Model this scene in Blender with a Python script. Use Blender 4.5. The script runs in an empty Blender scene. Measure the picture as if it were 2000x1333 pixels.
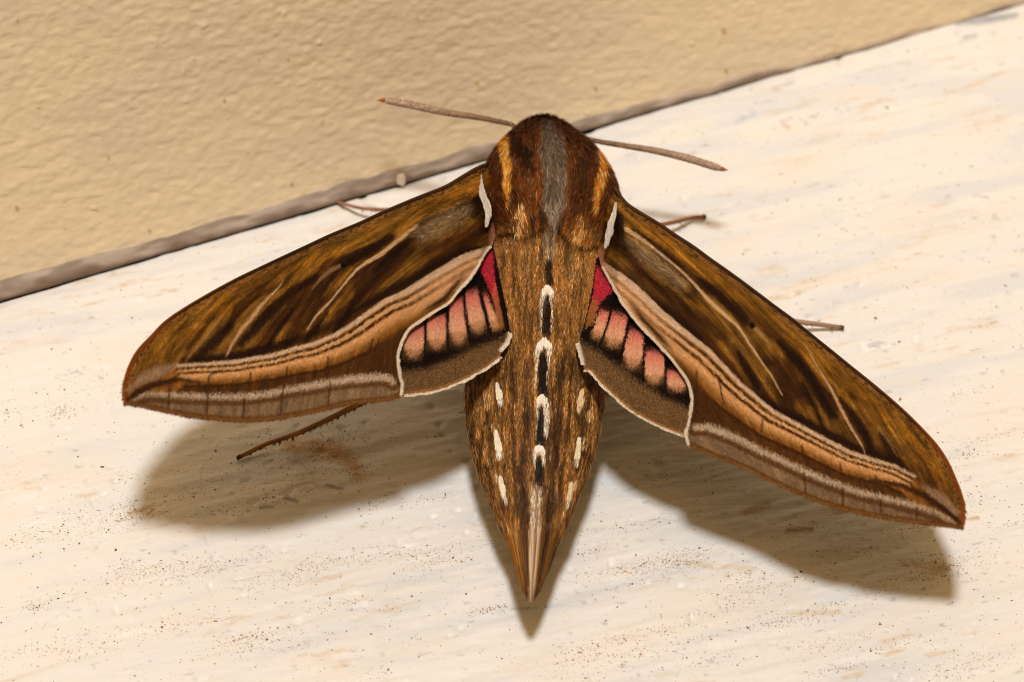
import bpy, math
import numpy as np
from mathutils import Vector, Matrix

rng = np.random.default_rng(7)
scene = bpy.context.scene
COL = scene.collection
MM = 0.001
R = math.radians

# ------------------------------------------------------------------ camera
PITCH = R(48.0)            # how far the macro lens looks down on the ledge
DIST = 450.0               # mm from lens to the ledge point at the frame's centre
PXMM = 0.034               # mm on the ledge covered by one photo pixel (2000 wide)
FPX = DIST / PXMM
DV = np.array([0.0, math.cos(PITCH), -math.sin(PITCH)])
UP = np.array([0.0, math.sin(PITCH), math.cos(PITCH)])
RT = np.array([1.0, 0.0, 0.0])
CAMP = -DV * DIST

cam_data = bpy.data.cameras.new("camera")
cam = bpy.data.objects.new("camera", cam_data)
COL.objects.link(cam)
cam.matrix_world = Matrix(((RT[0], UP[0], -DV[0], CAMP[0] * MM),
                           (RT[1], UP[1], -DV[1], CAMP[1] * MM),
                           (RT[2], UP[2], -DV[2], CAMP[2] * MM),
                           (0, 0, 0, 1)))
cam_data.sensor_width = 36.0
cam_data.lens = FPX * 36.0 / 2000.0
cam_data.clip_start = 0.01
cam_data.clip_end = 50.0
cam_data.dof.use_dof = True
cam_data.dof.focus_distance = (DIST - 12.0) * MM
cam_data.dof.aperture_fstop = 50.0
scene.camera = cam

# ------------------------------------------------------------------ light
SUN_EL, SUN_AZ = R(78.0), R(180.0)     # high, from the camera's side of the ledge
world = bpy.data.worlds.new("World")
scene.world = world
world.use_nodes = True
wn, wl = world.node_tree.nodes, world.node_tree.links
wn.clear()
sky = wn.new("ShaderNodeTexSky")
sky.sky_type = 'NISHITA'
sky.sun_disc = False
sky.sun_elevation = SUN_EL
sky.sun_rotation = SUN_AZ
sky.dust_density = 6.0
sky.air_density = 1.0
sky.ozone_density = 0.3
bg = wn.new("ShaderNodeBackground")
bg.inputs[1].default_value = 0.05
wo = wn.new("ShaderNodeOutputWorld")
tint = wn.new("ShaderNodeMix"); tint.data_type = 'RGBA'; tint.blend_type = 'MULTIPLY'
tint.inputs[0].default_value = 1.0
tint.inputs[7].default_value = (1.0, 0.60, 0.20, 1.0)      # warm tint added to the sky to brown the shadows
wl.new(sky.outputs[0], tint.inputs[6])
wl.new(tint.outputs[2], bg.inputs[0])
wl.new(bg.outputs[0], wo.inputs[0])

sun_data = bpy.data.lights.new("sun", 'SUN')
sun_data.energy = 2.42
sun_data.angle = R(6.0)
sun_data.color = (1.0, 0.99, 0.975)
sun = bpy.data.objects.new("sun", sun_data)
COL.objects.link(sun)
sun.location = (0, -0.3, 1.0)
sdir = Vector((0, math.cos(SUN_EL), -math.sin(SUN_EL)))
sun.rotation_euler = sdir.to_track_quat('-Z', 'Y').to_euler()

scene.view_settings.view_transform = 'Standard'
scene.view_settings.look = 'None'
scene.view_settings.exposure = 0.0
scene.view_settings.gamma = 1.0
scene.cycles.pixel_filter_type = 'BLACKMAN_HARRIS'
scene.cycles.filter_width = 1.0

# ------------------------------------------------------------------ helpers
def lin(c):
    c = np.asarray(c, float) / 255.0
    return np.where(c <= 0.04045, c / 12.92, ((c + 0.055) / 1.055) ** 2.4)

def P(px, py, h):
    """point of the scene (mm) seen at photo pixel px,py standing h mm above the ledge"""
    px, py, h = np.broadcast_arrays(np.asarray(px, float), np.asarray(py, float), np.asarray(h, float))
    d = DV * FPX + (px - 1000.0)[..., None] * RT - (py - 666.5)[..., None] * UP
    t = (h - CAMP[2]) / d[..., 2]
    return CAMP + d * t[..., None]

def proj(p):
    v = p - CAMP
    z = v @ DV
    return 1000.0 + (v @ RT) / z * FPX, 666.5 - (v @ UP) / z * FPX

def hash2(ix, iy, seed):
    n = (ix.astype(np.int64) * 374761393 + iy.astype(np.int64) * 668265263 + seed * 974711) & 0x7fffffff
    n = ((n ^ (n >> 13)) * 1274126177) & 0x7fffffff
    n = n ^ (n >> 16)
    return (n & 0xffff) / 65535.0

def vnoise(x, y, seed=0):
    x = np.asarray(x, float); y = np.asarray(y, float)
    ix = np.floor(x); iy = np.floor(y)
    fx = x - ix; fy = y - iy
    fx = fx * fx * (3 - 2 * fx); fy = fy * fy * (3 - 2 * fy)
    a = hash2(ix, iy, seed); b = hash2(ix + 1, iy, seed)
    c = hash2(ix, iy + 1, seed); d = hash2(ix + 1, iy + 1, seed)
    return (a * (1 - fx) + b * fx) * (1 - fy) + (c * (1 - fx) + d * fx) * fy

def fbm(x, y, seed=0, o=4):
    s = 0.0; a = 0.5; t = 0.0
    for i in range(o):
        s = s + a * vnoise(x, y, seed + i * 17); t += a
        a *= 0.5; x = x * 2.03; y = y * 2.03
    return s / t

def sstep(a, b, x):
    t = np.clip((x - a) / (b - a), 0, 1)
    return t * t * (3 - 2 * t)

def pl(px, py, pts):
    """distance, signed side and run fraction to a polyline"""
    pts = np.asarray(pts, float)
    a = pts[:-1]; b = pts[1:]
    seg = b - a
    L = np.hypot(seg[:, 0], seg[:, 1]); cum = np.concatenate([[0], np.cumsum(L)])
    best = np.full(px.shape, 1e9); side = np.zeros(px.shape); u = np.zeros(px.shape)
    for i in range(len(a)):
        wx = px - a[i, 0]; wy = py - a[i, 1]
        t = np.clip((wx * seg[i, 0] + wy * seg[i, 1]) / max(L[i] ** 2, 1e-9), 0, 1)
        dx = wx - t * seg[i, 0]; dy = wy - t * seg[i, 1]
        d = np.hypot(dx, dy)
        m = d < best
        best = np.where(m, d, best)
        side = np.where(m, np.sign(seg[i, 0] * wy - seg[i, 1] * wx), side)
        u = np.where(m, (cum[i] + t * L[i]) / cum[-1], u)
    return best, side, u

def curve(pts, n, smooth=True):
    """resample a polyline (Catmull-Rom) to n points evenly by length"""
    pts = np.asarray(pts, float)
    if smooth and len(pts) > 2:
        e = np.vstack([2 * pts[0] - pts[1], pts, 2 * pts[-1] - pts[-2]])
        out = []
        for i in range(len(pts) - 1):
            p0, p1, p2, p3 = e[i:i + 4]
            t = np.linspace(0, 1, 12, endpoint=False)[:, None]
            out.append(0.5 * (2 * p1 + (p2 - p0) * t + (2 * p0 - 5 * p1 + 4 * p2 - p3) * t ** 2 + (3 * p1 - p0 - 3 * p2 + p3) * t ** 3))
        pts = np.vstack(out + [pts[-1:]])
    L = np.concatenate([[0], np.cumsum(np.linalg.norm(np.diff(pts, axis=0), axis=1))])
    t = np.linspace(0, L[-1], n)
    return np.stack([np.interp(t, L, pts[:, k]) for k in range(pts.shape[1])], 1)

def unit(v):
    return v / np.maximum(np.linalg.norm(v, axis=-1, keepdims=True), 1e-12)

def mesh_obj(name, verts, faces, mat, parent=None, colors=None, smooth=True):
    """faces: int array (n,3) or (n,4), or a list of such arrays"""
    if not isinstance(faces, (list, tuple)): faces = [faces]
    me = bpy.data.meshes.new(name)
    verts = np.asarray(verts, np.float32) * MM
    me.vertices.add(len(verts)); me.vertices.foreach_set("co", verts.ravel())
    loops = np.concatenate([f.ravel() for f in faces]).astype(np.int32)
    tot = np.concatenate([np.full(len(f), f.shape[1]) for f in faces]).astype(np.int32)
    start = np.concatenate([[0], np.cumsum(tot)[:-1]]).astype(np.int32)
    me.loops.add(len(loops)); me.loops.foreach_set("vertex_index", loops)
    me.polygons.add(len(tot))
    me.polygons.foreach_set("loop_start", start)
    me.polygons.foreach_set("loop_total", tot)
    me.polygons.foreach_set("use_smooth", np.full(len(tot), smooth))
    if colors is not None:
        at = me.color_attributes.new("pigment", 'FLOAT_COLOR', 'POINT')
        c = np.ones((len(verts), 4), np.float32); c[:, :3] = colors
        at.data.foreach_set("color", c.ravel())
    me.update(calc_edges=True); me.validate()
    if mat: me.materials.append(mat)
    o = bpy.data.objects.new(name, me); COL.objects.link(o)
    if parent: o.parent = parent
    return o

def empty(name, loc):
    o = bpy.data.objects.new(name, None); COL.objects.link(o)
    o.empty_display_size = 0.004
    return o

def grid_faces(n, m, closed=False):
    i = np.arange(n - 1)[:, None]; j = np.arange(m if closed else m - 1)[None, :]
    j2 = (j + 1) % m
    a = i * m + j; b = i * m + j2; c = (i + 1) * m + j2; d = (i + 1) * m + j
    return np.stack([a, b, c, d], -1).reshape(-1, 4)

def tube(path, rad, k=10, cap=True):
    path = np.asarray(path, float); rad = np.broadcast_to(np.asarray(rad, float), (len(path),))
    T = unit(np.gradient(path, axis=0))
    ref = np.array([0, 0, 1.0])
    A = unit(np.cross(T, ref)); B = np.cross(A, T)
    th = np.linspace(0, 2 * np.pi, k, endpoint=False)
    V = path[:, None] + rad[:, None, None] * (np.cos(th)[None, :, None] * A[:, None] + np.sin(th)[None, :, None] * B[:, None])
    V = V.reshape(-1, 3); F = [grid_faces(len(path), k, True)]
    if cap:
        n = len(V); V = np.vstack([V, path[:1], path[-1:]])
        j = np.arange(k); j2 = (j + 1) % k
        F.append(np.stack([np.full(k, n), j2, j], 1))
        o = (len(path) - 1) * k
        F.append(np.stack([np.full(k, n + 1), o + j, o + j2], 1))
    return V, F

def strands(root, d, nrm, length, width, col, lift=0.12, roll=0.5, bend=None, tipw=0.45):
    """tapering flat hairs / scales lying along d over a surface with normal nrm"""
    n = len(root)
    d = unit(d); nrm = unit(nrm)
    w = unit(np.cross(d, nrm))
    r = rng.normal(0, roll, n)[:, None]
    w = w * np.cos(r) + nrm * np.sin(r)
    L = np.broadcast_to(length, (n,))[:, None]; W = np.broadcast_to(width, (n,))[:, None] * 0.5
    lf = np.broadcast_to(lift, (n,))[:, None]
    mid = root + d * L * 0.5 + nrm * L * lf * 0.75
    tip = root + d * L + nrm * L * lf
    if bend is not None: tip = tip + bend
    V = np.empty((n, 5, 3))
    V[:, 0] = root - w * W * 0.8; V[:, 1] = root + w * W * 0.8
    V[:, 2] = mid - w * W; V[:, 3] = mid + w * W
    V[:, 4] = tip
    b = np.arange(n)[:, None] * 5
    Q = b + np.array([[0, 1, 3, 2]]); T3 = b + np.array([[2, 3, 4]])
    C = np.repeat(col[:, None, :], 5, 1)
    return V.reshape(-1, 3), [Q, T3], C.reshape(-1, 3)

def paint(col, px, py, strokes, jit=0.0):
    for s in strokes:
        pts, hw, c, soft = s[:4]
        op = s[4] if len(s) > 4 else 1.0
        pts = np.asarray(pts, float)
        mx = (np.max(hw) + soft) * 1.2 + 3
        m = (px > pts[:, 0].min() - mx) & (px < pts[:, 0].max() + mx) & (py > pts[:, 1].min() - mx) & (py < pts[:, 1].max() + mx)
        if not m.any(): continue
        d, _, u = pl(px[m], py[m], pts)
        h = np.interp(u, np.linspace(0, 1, len(hw)), hw) if np.ndim(hw) else hw
        d = d + jit * (rng.random(d.shape) - 0.5) * soft
        a = (1 - sstep(h - soft * 0.5, h + soft * 0.5, d)) * op
        col[m] = col[m] * (1 - a[:, None]) + np.asarray(c, float) * a[:, None]
    return col

def inpoly(px, py, poly):
    poly = np.asarray(poly, float); ins = np.zeros(px.shape, bool)
    x0, y0 = poly[-1]
    for x1, y1 in poly:
        c = ((y1 > py) != (y0 > py)) & (px < (x0 - x1) * (py - y1) / (y0 - y1 + 1e-12) + x1)
        ins ^= c; x0, y0 = x1, y1
    return ins

# ------------------------------------------------------------------ materials
def new_mat(name):
    m = bpy.data.materials.new(name); m.use_nodes = True
    nt = m.node_tree; b = nt.nodes["Principled BSDF"]
    return m, nt, b

def pigment_mat(name, rough=0.55, spec=0.25, var=0.0, sheen=0.0, transl=0.0):
    m, nt, b = new_mat(name)
    a = nt.nodes.new("ShaderNodeAttribute"); a.attribute_name = "pigment"
    nt.links.new(a.outputs["Color"], b.inputs["Base Color"])
    b.inputs["Roughness"].default_value = rough
    b.inputs["Specular IOR Level"].default_value = spec
    if sheen: b.inputs["Sheen Weight"].default_value = sheen
    if transl:
        tr = nt.nodes.new("ShaderNodeBsdfTranslucent"); mx = nt.nodes.new("ShaderNodeMixShader")
        mx.inputs[0].default_value = transl
        nt.links.new(a.outputs["Color"], tr.inputs[0])
        nt.links.new(b.outputs[0], mx.inputs[1]); nt.links.new(tr.outputs[0], mx.inputs[2])
        nt.links.new(mx.outputs[0], nt.nodes["Material Output"].inputs[0])
    return m

M_scale = pigment_mat("moth_scales", 0.6, 0.10, transl=0.18)
M_wing = pigment_mat("wing_membrane", 0.6, 0.10, transl=0.25)
M_fur = pigment_mat("moth_fur", 0.5, 0.16)
M_skin = pigment_mat("moth_cuticle", 0.6, 0.2)
M_dust = pigment_mat("dust", 0.8, 0.1)

# ------------------------------------------------------------------ ledge and wall
SEAM0 = P(0, 593, 0.0); SEAM1 = P(2000, 9, 0.0)
SV = unit(SEAM1 - SEAM0)                       # along the seam
TV = np.array([SV[1], -SV[0], 0.0])            # out of the wall, over the ledge
if TV[1] > 0: TV = -TV
SO = P(1000, 302, 0.0); SO = SEAM0 + SV * np.dot(SO - SEAM0, SV)

def seamxy(s, t, z=0.0):
    s, t, z = np.broadcast_arrays(s, t, z)
    p = SO + s[..., None] * SV + t[..., None] * TV
    p = p.copy(); p[..., 2] += z
    return p

def axis_pts(lo, hi, step, far_lo, far_hi, n=14):
    core = np.arange(lo, hi + step * 0.5, step)
    g = lambda a, b: a + (b - a) * (np.linspace(0, 1, n + 1)[1:] ** 2)
    left = g(lo, far_lo)[::-1] if far_lo < lo else np.array([])
    right = g(hi, far_hi) if far_hi > hi else np.array([])
    return np.concatenate([left, core, right])

GA = R(-5.0)      # paint grain against the seam
def grain(s, t):
    return s * math.cos(GA) - t * math.sin(GA), s * math.sin(GA) + t * math.cos(GA)

def ledge_height(s, t):
    g, c = grain(s, t)
    h = 0.34 * (fbm(g / 8.0, c / 1.1, 3, 4) - 0.5)
    h += 0.16 * (fbm(g / 3.0, c / 0.6, 9, 3) - 0.5)
    h -= 0.16 * sstep(0.80, 0.92, vnoise(g / 0.9, c / 0.5, 25)) * sstep(0.5, 0.8, vnoise(g / 5, c / 3, 26))
    h += 0.25 * (fbm(g / 30.0, c / 9.0, 5, 2) - 0.5)
    b = vnoise(g / 1.1, c / 0.7, 21)
    h += 0.07 * sstep(0.84, 0.98, b)
    return h

s_ax = axis_pts(-42, 42, 0.15, -300, 300)
t_ax = axis_pts(0, 62, 0.15, 0, 420)
S, T = np.meshgrid(s_ax, t_ax, indexing='ij')
H = ledge_height(S, T)
LV = seamxy(S, T, H).reshape(-1, 3)
lx, ly = proj(LV)
g_, c_ = grain(S.ravel(), T.ravel())
cream = np.array([228., 227., 223.]); cool = np.array([214., 217., 219.]); warm = np.array([230., 223., 211.])
k1 = sstep(0.5, 0.72, fbm(g_ / 9.0, c_ / 1.5, 31, 4))[:, None]
k2 = sstep(0.5, 0.75, fbm(g_ / 6.0, c_ / 1.6, 47, 4))[:, None]
LC = cream + (cool - cream) * k1 * 0.75
LC = LC + (warm - LC) * k2 * 0.55
# fine rubbed-in dirt in streaks along the brush lines
k3 = sstep(0.60, 0.80, fbm(g_ / 2.6, c_ / 0.5, 71, 4)) * sstep(0.45, 0.7, fbm(g_ / 12.0, c_ / 5.0, 73, 2))
LC = LC + (np.array([200., 166., 124.]) - LC) * (k3 * (0.08 + 0.5 * vnoise(g_ / 0.3, c_ / 0.22, 77)))[:, None]
k4 = sstep(0.76, 0.86, fbm(g_ / 0.8, c_ / 0.4, 91, 3))
LC = LC + (np.array([150., 152., 150.]) - LC) * (k4 * 0.38)[:, None]
brk = 0.55 + 0.45 * vnoise(g_ / 0.35, c_ / 0.3, 5)
def stain(pts, hw, c, soft, op):
    return (pts, hw, c, soft, op)
STAINS = [
    stain([(560, 872), (610, 872), (660, 884), (695, 912), (700, 930)], [8, 14, 16, 12, 6], (172, 106, 38), 30, 0.6),
    stain([(585, 880), (570, 905), (590, 895)], 2, (150, 110, 70), 6, 0.4),
    stain([(610, 905), (590, 940), (640, 950)], [10, 14, 8], (188, 180, 165), 20, 0.35),
    stain([(640, 948), (668, 956)], 3, (95, 100, 98), 6, 0.6),
    stain([(555, 972), (580, 980)], 3, (95, 98, 95), 7, 0.6),
    stain([(508, 992), (532, 990)], 2.5, (90, 90, 86), 5, 0.65),
    stain([(255, 1003), (275, 997), (300, 985)], [3, 3, 1], (150, 105, 50), 8, 0.6),
    stain([(1868, 46), (1935, 38), (1985, 30)], [4, 7, 4], (120, 128, 140), 10, 0.75),
    stain([(1885, 74), (1905, 70)], 4, (130, 140, 152), 9, 0.6),
    stain([(1440, 238), (1475, 222)], [4, 3], (165, 178, 196), 10, 0.6),
    stain([(1510, 172), (1550, 162)], [2, 2], (140, 140, 145), 6, 0.5),
    stain([(1530, 243), (1540, 250)], 3, (176, 140, 100), 8, 0.5),
    stain([(1455, 1000), (1500, 985)], [6, 7], (150, 90, 40), 10, 0.45),
    stain([(1540, 1036), (1585, 1034)], [4, 5], (130, 85, 35), 8, 0.5),
    stain([(1760, 1100), (1840, 1108)], [5, 10], (150, 100, 40), 18, 0.4),
    stain([(1890, 1015), (1910, 1012)], [2, 3], (176, 116, 66), 6, 0.6),
    stain([(150, 970), (190, 965)], [3, 4], (190, 150, 110), 9, 0.35),
    stain([(1000, 1190), (1035, 1188)], [2, 2], (110, 85, 50), 5, 0.5),
    stain([(1545, 1200), (1640, 1195)], [3, 4], (196, 150, 90), 10, 0.4),
    stain([(1340, 1100), (1470, 1112)], [4, 5], (205, 165, 115), 12, 0.4),
    stain([(320, 745), (360, 715)], [2, 2], (205, 170, 125), 8, 0.0),
]
LCp = paint(LC.copy(), lx, ly, STAINS)
LC = LC + (LCp - LC) * brk[:, None]
LC = lin(np.clip(LC, 0, 255))

M_ledge, nt, b = new_mat("white_painted_wood")
at = nt.nodes.new("ShaderNodeAttribute"); at.attribute_name = "pigment"
tc = nt.nodes.new("ShaderNodeTexCoord")
n1 = nt.nodes.new("ShaderNodeTexNoise"); n1.inputs["Scale"].default_value = 1400; n1.inputs["Detail"].default_value = 4
bp = nt.nodes.new("ShaderNodeBump"); bp.inputs["Strength"].default_value = 0.35; bp.inputs["Distance"].default_value = 0.0001
nt.links.new(tc.outputs["Object"], n1.inputs["Vector"])
mp = nt.nodes.new("ShaderNodeMapping"); mp.inputs["Rotation"].default_value = (0, 0, -math.atan2(SV[1], SV[0]) - GA); mp.inputs["Scale"].default_value = (260, 1700, 1)
n2 = nt.nodes.new("ShaderNodeTexNoise"); n2.inputs["Scale"].default_value = 1.0; n2.inputs["Detail"].default_value = 5
nt.links.new(tc.outputs["Object"], mp.inputs["Vector"]); nt.links.new(mp.outputs[0], n2.inputs["Vector"])
ad = nt.nodes.new("ShaderNodeMath"); ad.operation = 'MULTIPLY_ADD'; ad.inputs[1].default_value = 2.0
nt.links.new(n2.outputs["Fac"], ad.inputs[0]); nt.links.new(n1.outputs["Fac"], ad.inputs[2])
nt.links.new(ad.outputs[0], bp.inputs["Height"])
nt.links.new(bp.outputs[0], b.inputs["Normal"])
nt.links.new(at.outputs["Color"], b.inputs["Base Color"])
b.inputs["Roughness"].default_value = 0.42
b.inputs["Specular IOR Level"].default_value = 0.3
ledge = mesh_obj("ledge", LV, grid_faces(len(s_ax), len(t_ax)), M_ledge, None, LC)
ledge["kind"] = "structure"

# wall: a board face standing on the ledge, with a shadow gap and a grey rounded lower edge
LEAN = math.tan(R(9.0))       # board tilted back so its face catches more sun
def wall_relief(s, z):
    a = R(12); u = s * math.cos(a) - z * math.sin(a); v = s * math.sin(a) + z * math.cos(a)
    h = 0.12 * (fbm(u / 0.60, v / 0.42, 203, 2) - 0.5) + 0.10 * (fbm(u / 1.5, v / 0.9, 211, 2) - 0.5)
    h += 0.3 * (fbm(u / 25, v / 14, 207, 2) - 0.5)
    bl = vnoise(s / 0.8, z / 0.8, 219)
    h += 0.10 * sstep(0.90, 0.99, bl) * sstep(0.45, 0.7, vnoise(s / 7, z / 7, 220))
    return h - z * LEAN
sw_ax = axis_pts(-42, 42, 0.115, -300, 300)
def edge_top(s):      # height of the grey lower edge
    return np.interp(s, [-60, -30, -8, 4, 16, 30, 60], [1.9, 1.85, 1.55, 1.35, 0.95, 0.5, 0.35]) + 0.6 * (fbm(s / 3.0, s * 0, 301, 4) - 0.5)
z_ax = axis_pts(0, 34, 0.115, 0, 220)
S2, Z2 = np.meshgrid(sw_ax, z_ax, indexing='ij')
Zr = edge_top(S2) + Z2 * (220 - edge_top(S2)) / 220
WV = seamxy(S2, wall_relief(S2, Zr), Zr).reshape(-1, 3)
wx, wy = proj(WV)
wc = np.array([244., 224., 186.]) + np.zeros((WV.shape[0], 3))
q = fbm(S2.ravel() / 7, Z2.ravel() / 4, 331, 3)[:, None]
wc = wc + (np.array([239., 219., 186.]) - wc) * sstep(0.4, 0.7, q)
q = sstep(0.86, 0.94, fbm(S2.ravel() / 0.6, Z2.ravel() / 0.5, 337, 2))[:, None]
wc = wc + (np.array([190., 152., 90.]) - wc) * q * 0.5
spots = [(438, 198, 4, (160, 100, 30)), (570, 362, 4, (130, 105, 75)), (33, 408, 6, (165, 120, 60)), (292, 452, 4, (140, 110, 80)),
         (1413, 62, 8, (160, 120, 60)), (1418, 140, 6, (150, 110, 60)), (563, 118, 4, (190, 150, 90)), (1163, 175, 5, (150, 110, 60)), (932, 165, 5, (190, 140, 60)), (212, 310, 5, (165, 130, 90))]
for x, y, r, c in spots:
    wc = paint(wc, wx, wy, [([(x, y - 2), (x + 1, y + 2)], r * 0.5, c, r, 0.6)])
M_wall = pigment_mat("beige_wall_paint", 0.5, 0.3)
wall = mesh_obj("wall", WV, grid_faces(len(sw_ax), len(z_ax))[:, ::-1], M_wall, None, lin(np.clip(wc, 0, 255)))
wall["label"] = "beige wall with a bumpy roller-painted surface rising behind the white ledge"
wall["category"] = "wall"
# rounded grey edge below the paint line, undercut where it meets the ledge
prof = np.linspace(0, 1, 16)
S3, K3 = np.meshgrid(s_ax, prof, indexing='ij')
et = edge_top(S3)
gap = 0.02 + 0.08 * (fbm(S3 / 4.0, S3 * 0, 351, 3) - 0.5)
ang = K3 * R(150)
ez = gap + (et - gap) * (0.5 + 0.5 * np.cos(K3 * math.pi))
eo = 0.04 * np.sin(K3 * math.pi) ** 0.8 * (1 + 0.0 * S3) - 0.15 * sstep(0.70, 1.0, K3)
eo = eo + wall_relief(S3, et) * (1 - K3) + 0.20 * (fbm(S3 / 1.3, K3 * 3, 361, 4) - 0.5) * np.sin(K3 * math.pi)
EV = seamxy(S3, eo, ez).reshape(-1, 3)
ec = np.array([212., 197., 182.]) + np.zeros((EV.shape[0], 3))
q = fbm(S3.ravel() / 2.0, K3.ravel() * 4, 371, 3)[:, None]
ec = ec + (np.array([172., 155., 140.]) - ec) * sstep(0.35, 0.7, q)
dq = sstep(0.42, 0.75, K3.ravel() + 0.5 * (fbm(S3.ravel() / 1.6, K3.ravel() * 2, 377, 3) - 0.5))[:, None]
ec = ec + (np.array([128., 107., 90.]) - ec) * dq * 0.85  # blotchy brown, stronger towards the bottom of the edge
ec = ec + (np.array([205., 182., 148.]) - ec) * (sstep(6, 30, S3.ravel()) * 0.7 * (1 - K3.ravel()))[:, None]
edge = mesh_obj("bottom_edge", EV, grid_faces(len(s_ax), 16), pigment_mat("grey_board_edge", 0.8, 0.15), wall, lin(ec))
edge["label"] = "grey rounded lower edge of the wall, browner towards the bottom"
# dark back of the gap under the board
BV = seamxy(np.array([[-300.0, -300.0], [300.0, 300.0]]), np.array([[-2.0, -2.0], [-2.0, -2.0]]), np.array([[-1.0, 6.0], [-1.0, 6.0]])).reshape(-1, 3)
mesh_obj("gap_backing", BV, np.array([[0, 2, 3, 1]]), pigment_mat("gap_dirt", 0.9, 0.1), wall, np.tile(lin([184, 158, 132]), (4, 1)))

# pale paint lump bridging the seam
def blob(center, r, seed, n=14, m=10):
    th = np.linspace(0, 2 * np.pi, n, endpoint=False)[None, :]; ph = np.linspace(0.02, np.pi - 0.02, m)[:, None]
    d = np.stack([np.sin(ph) * np.cos(th), np.sin(ph) * np.sin(th), np.cos(ph) + 0 * th], -1)
    k = 0.75 + 0.5 * vnoise(d[..., 0] * 2 + 5, d[..., 1] * 2 + d[..., 2] * 1.7, seed)
    return (center + d * k[..., None] * np.asarray(r)).reshape(-1, 3), grid_faces(m, n, True)
sl = float((P(782, 366, 0.0) - SO) @ SV)
bv, bf = blob(seamxy(sl, 0.15, 0.85), (0.30, 0.24, 0.6), 3)
o = mesh_obj("paint_lump", bv, bf, pigment_mat("paint_lump", 0.6, 0.2), None, np.tile(lin([240, 226, 208]), (len(bv), 1)))
o["label"] = "small pale lump of paint stuck in the seam between wall and ledge"; o["category"] = "paint lump"

# dust grains lying on the ledge
def grains(n_uniform):
    xs, ys, sz, cc = [], [], [], []
    def add(x, y, r, c): xs.append(x); ys.append(y); sz.append(r); cc.append(c)
    pal = np.array([[170, 118, 66], [146, 98, 52], [140, 116, 90], [188, 142, 90], [152, 148, 142], [108, 90, 70]], float)
    gx = rng.uniform(-40, 2040, n_uniform); gy = rng.uniform(30, 1370, n_uniform)
    keep = gy > 600 - gx * 0.29
    add(gx[keep], gy[keep], rng.lognormal(-0.12, 0.38, keep.sum()), rng.integers(0, 6, keep.sum()))
    cl = [(620, 880, 60, 22, 420), (690, 915, 24, 18, 160), (590, 960, 40, 10, 60), (265, 1000, 34, 14, 120), (130, 1030, 60, 18, 140), (300, 1115, 50, 10, 140), (430, 1105, 60, 9, 140),
          (560, 1130, 45, 12, 110), (640, 1095, 40, 9, 90), (750, 1085, 30, 8, 50), (850, 1095, 35, 16, 110), (1790, 1030, 50, 7, 130), (1840, 1105, 50, 16, 200), (1670, 1080, 50, 12, 90),
          (1580, 1035, 40, 8, 70), (1330, 1095, 40, 14, 110), (1560, 1205, 70, 9, 180), (1500, 1145, 60, 9, 80), (1240, 1110, 60, 7, 110), (1330, 1100, 30, 10, 80), (960, 1190, 30, 5, 50),
          (120, 1270, 60, 12, 90), (330, 1230, 70, 10, 80), (500, 1260, 60, 10, 110), (1240, 1240, 70, 8, 90), (1750, 1260, 60, 10, 70), (1870, 1300, 60, 18, 90), (1200, 1290, 60, 12, 70),
          (380, 960, 30, 10, 60), (500, 990, 60, 8, 60), (430, 920, 40, 12, 50), (80, 790, 60, 24, 60), (1630, 1250, 60, 12, 70), (1420, 1190, 50, 8, 60)]
    for i in range(70):
        cl.append((rng.uniform(0, 2000), rng.uniform(760, 1333), rng.uniform(15, 60), rng.uniform(4, 10), int(rng.uniform(12, 50))))
    for x, y, sx, sy, n in list(cl):
        n = int(n * 2.2); a = rng.normal(0, sx * 1.1, n); b_ = rng.normal(0, sy, n)
        add(x + a, y + b_ - a * 0.2, rng.lognormal(-0.55, 0.3, n), rng.choice([0, 0, 1, 3, 3], n))
    for x, y, sx, sy, n in cl:
        a = rng.normal(0, sx, n); b_ = rng.normal(0, sy, n)
        add(x + a, y + b_ - a * 0.2, rng.lognormal(-0.1, 0.35, n), rng.choice([0, 0, 1, 3, 3, 2], n))
    n = 45
    add(rng.uniform(0, 2000, n), rng.uniform(620, 1333, n), rng.uniform(1.8, 3.2, n), rng.integers(0, 6, n))
    X = np.concatenate(xs); Y = np.concatenate(ys); Rr = np.concatenate(sz) * 0.033; K = np.concatenate(cc)
    p = P(X, Y, 0.0)
    rel = p - SO; s = rel @ SV; t = rel @ TV
    ok = t > 0.5
    s, t, Rr, K = s[ok], t[ok], Rr[ok], K[ok]
    c = seamxy(s, t, ledge_height(s, t) + Rr * 0.1)
    n = len(c)
    oct_ = np.array([[1, 0, 0], [0, 1, 0], [-1, 0, 0], [0, -1, 0], [0, 0, .35], [0, 0, -.35]], float)
    an = rng.uniform(0, 6.28, n); el = rng.uniform(0.7, 1.7, n)
    V = np.empty((n, 6, 3)); 
    ox = oct_[None, :, 0] * el[:, None]; oy = np.repeat(oct_[None, :, 1], n, 0)
    V[..., 0] = ox * np.cos(an)[:, None] - oy * np.sin(an)[:, None]
    V[..., 1] = ox * np.sin(an)[:, None] + oy * np.cos(an)[:, None]
    V[..., 2] = oct_[None, :, 2]
    V *= rng.uniform(0.75, 1.25, (n, 6, 1))
    V = V * Rr[:, None, None] + c[:, None]
    f = np.array([[0, 1, 4], [1, 2, 4], [2, 3, 4], [3, 0, 4], [1, 0, 5], [2, 1, 5], [3, 2, 5], [0, 3, 5]])
    F = (np.arange(n)[:, None, None] * 6 + f[None]).reshape(-1, 3)
    C = np.repeat(lin(pal[K] * rng.uniform(0.75, 1.25, (n, 1)))[:, None], 6, 1).reshape(-1, 3)
    o = mesh_obj("dust_grains", V.reshape(-1, 3), F, M_dust, None, C)
    o["kind"] = "stuff"
    o["label"] = "brown and grey dust grains scattered over the white ledge"
grains(5200)

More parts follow.
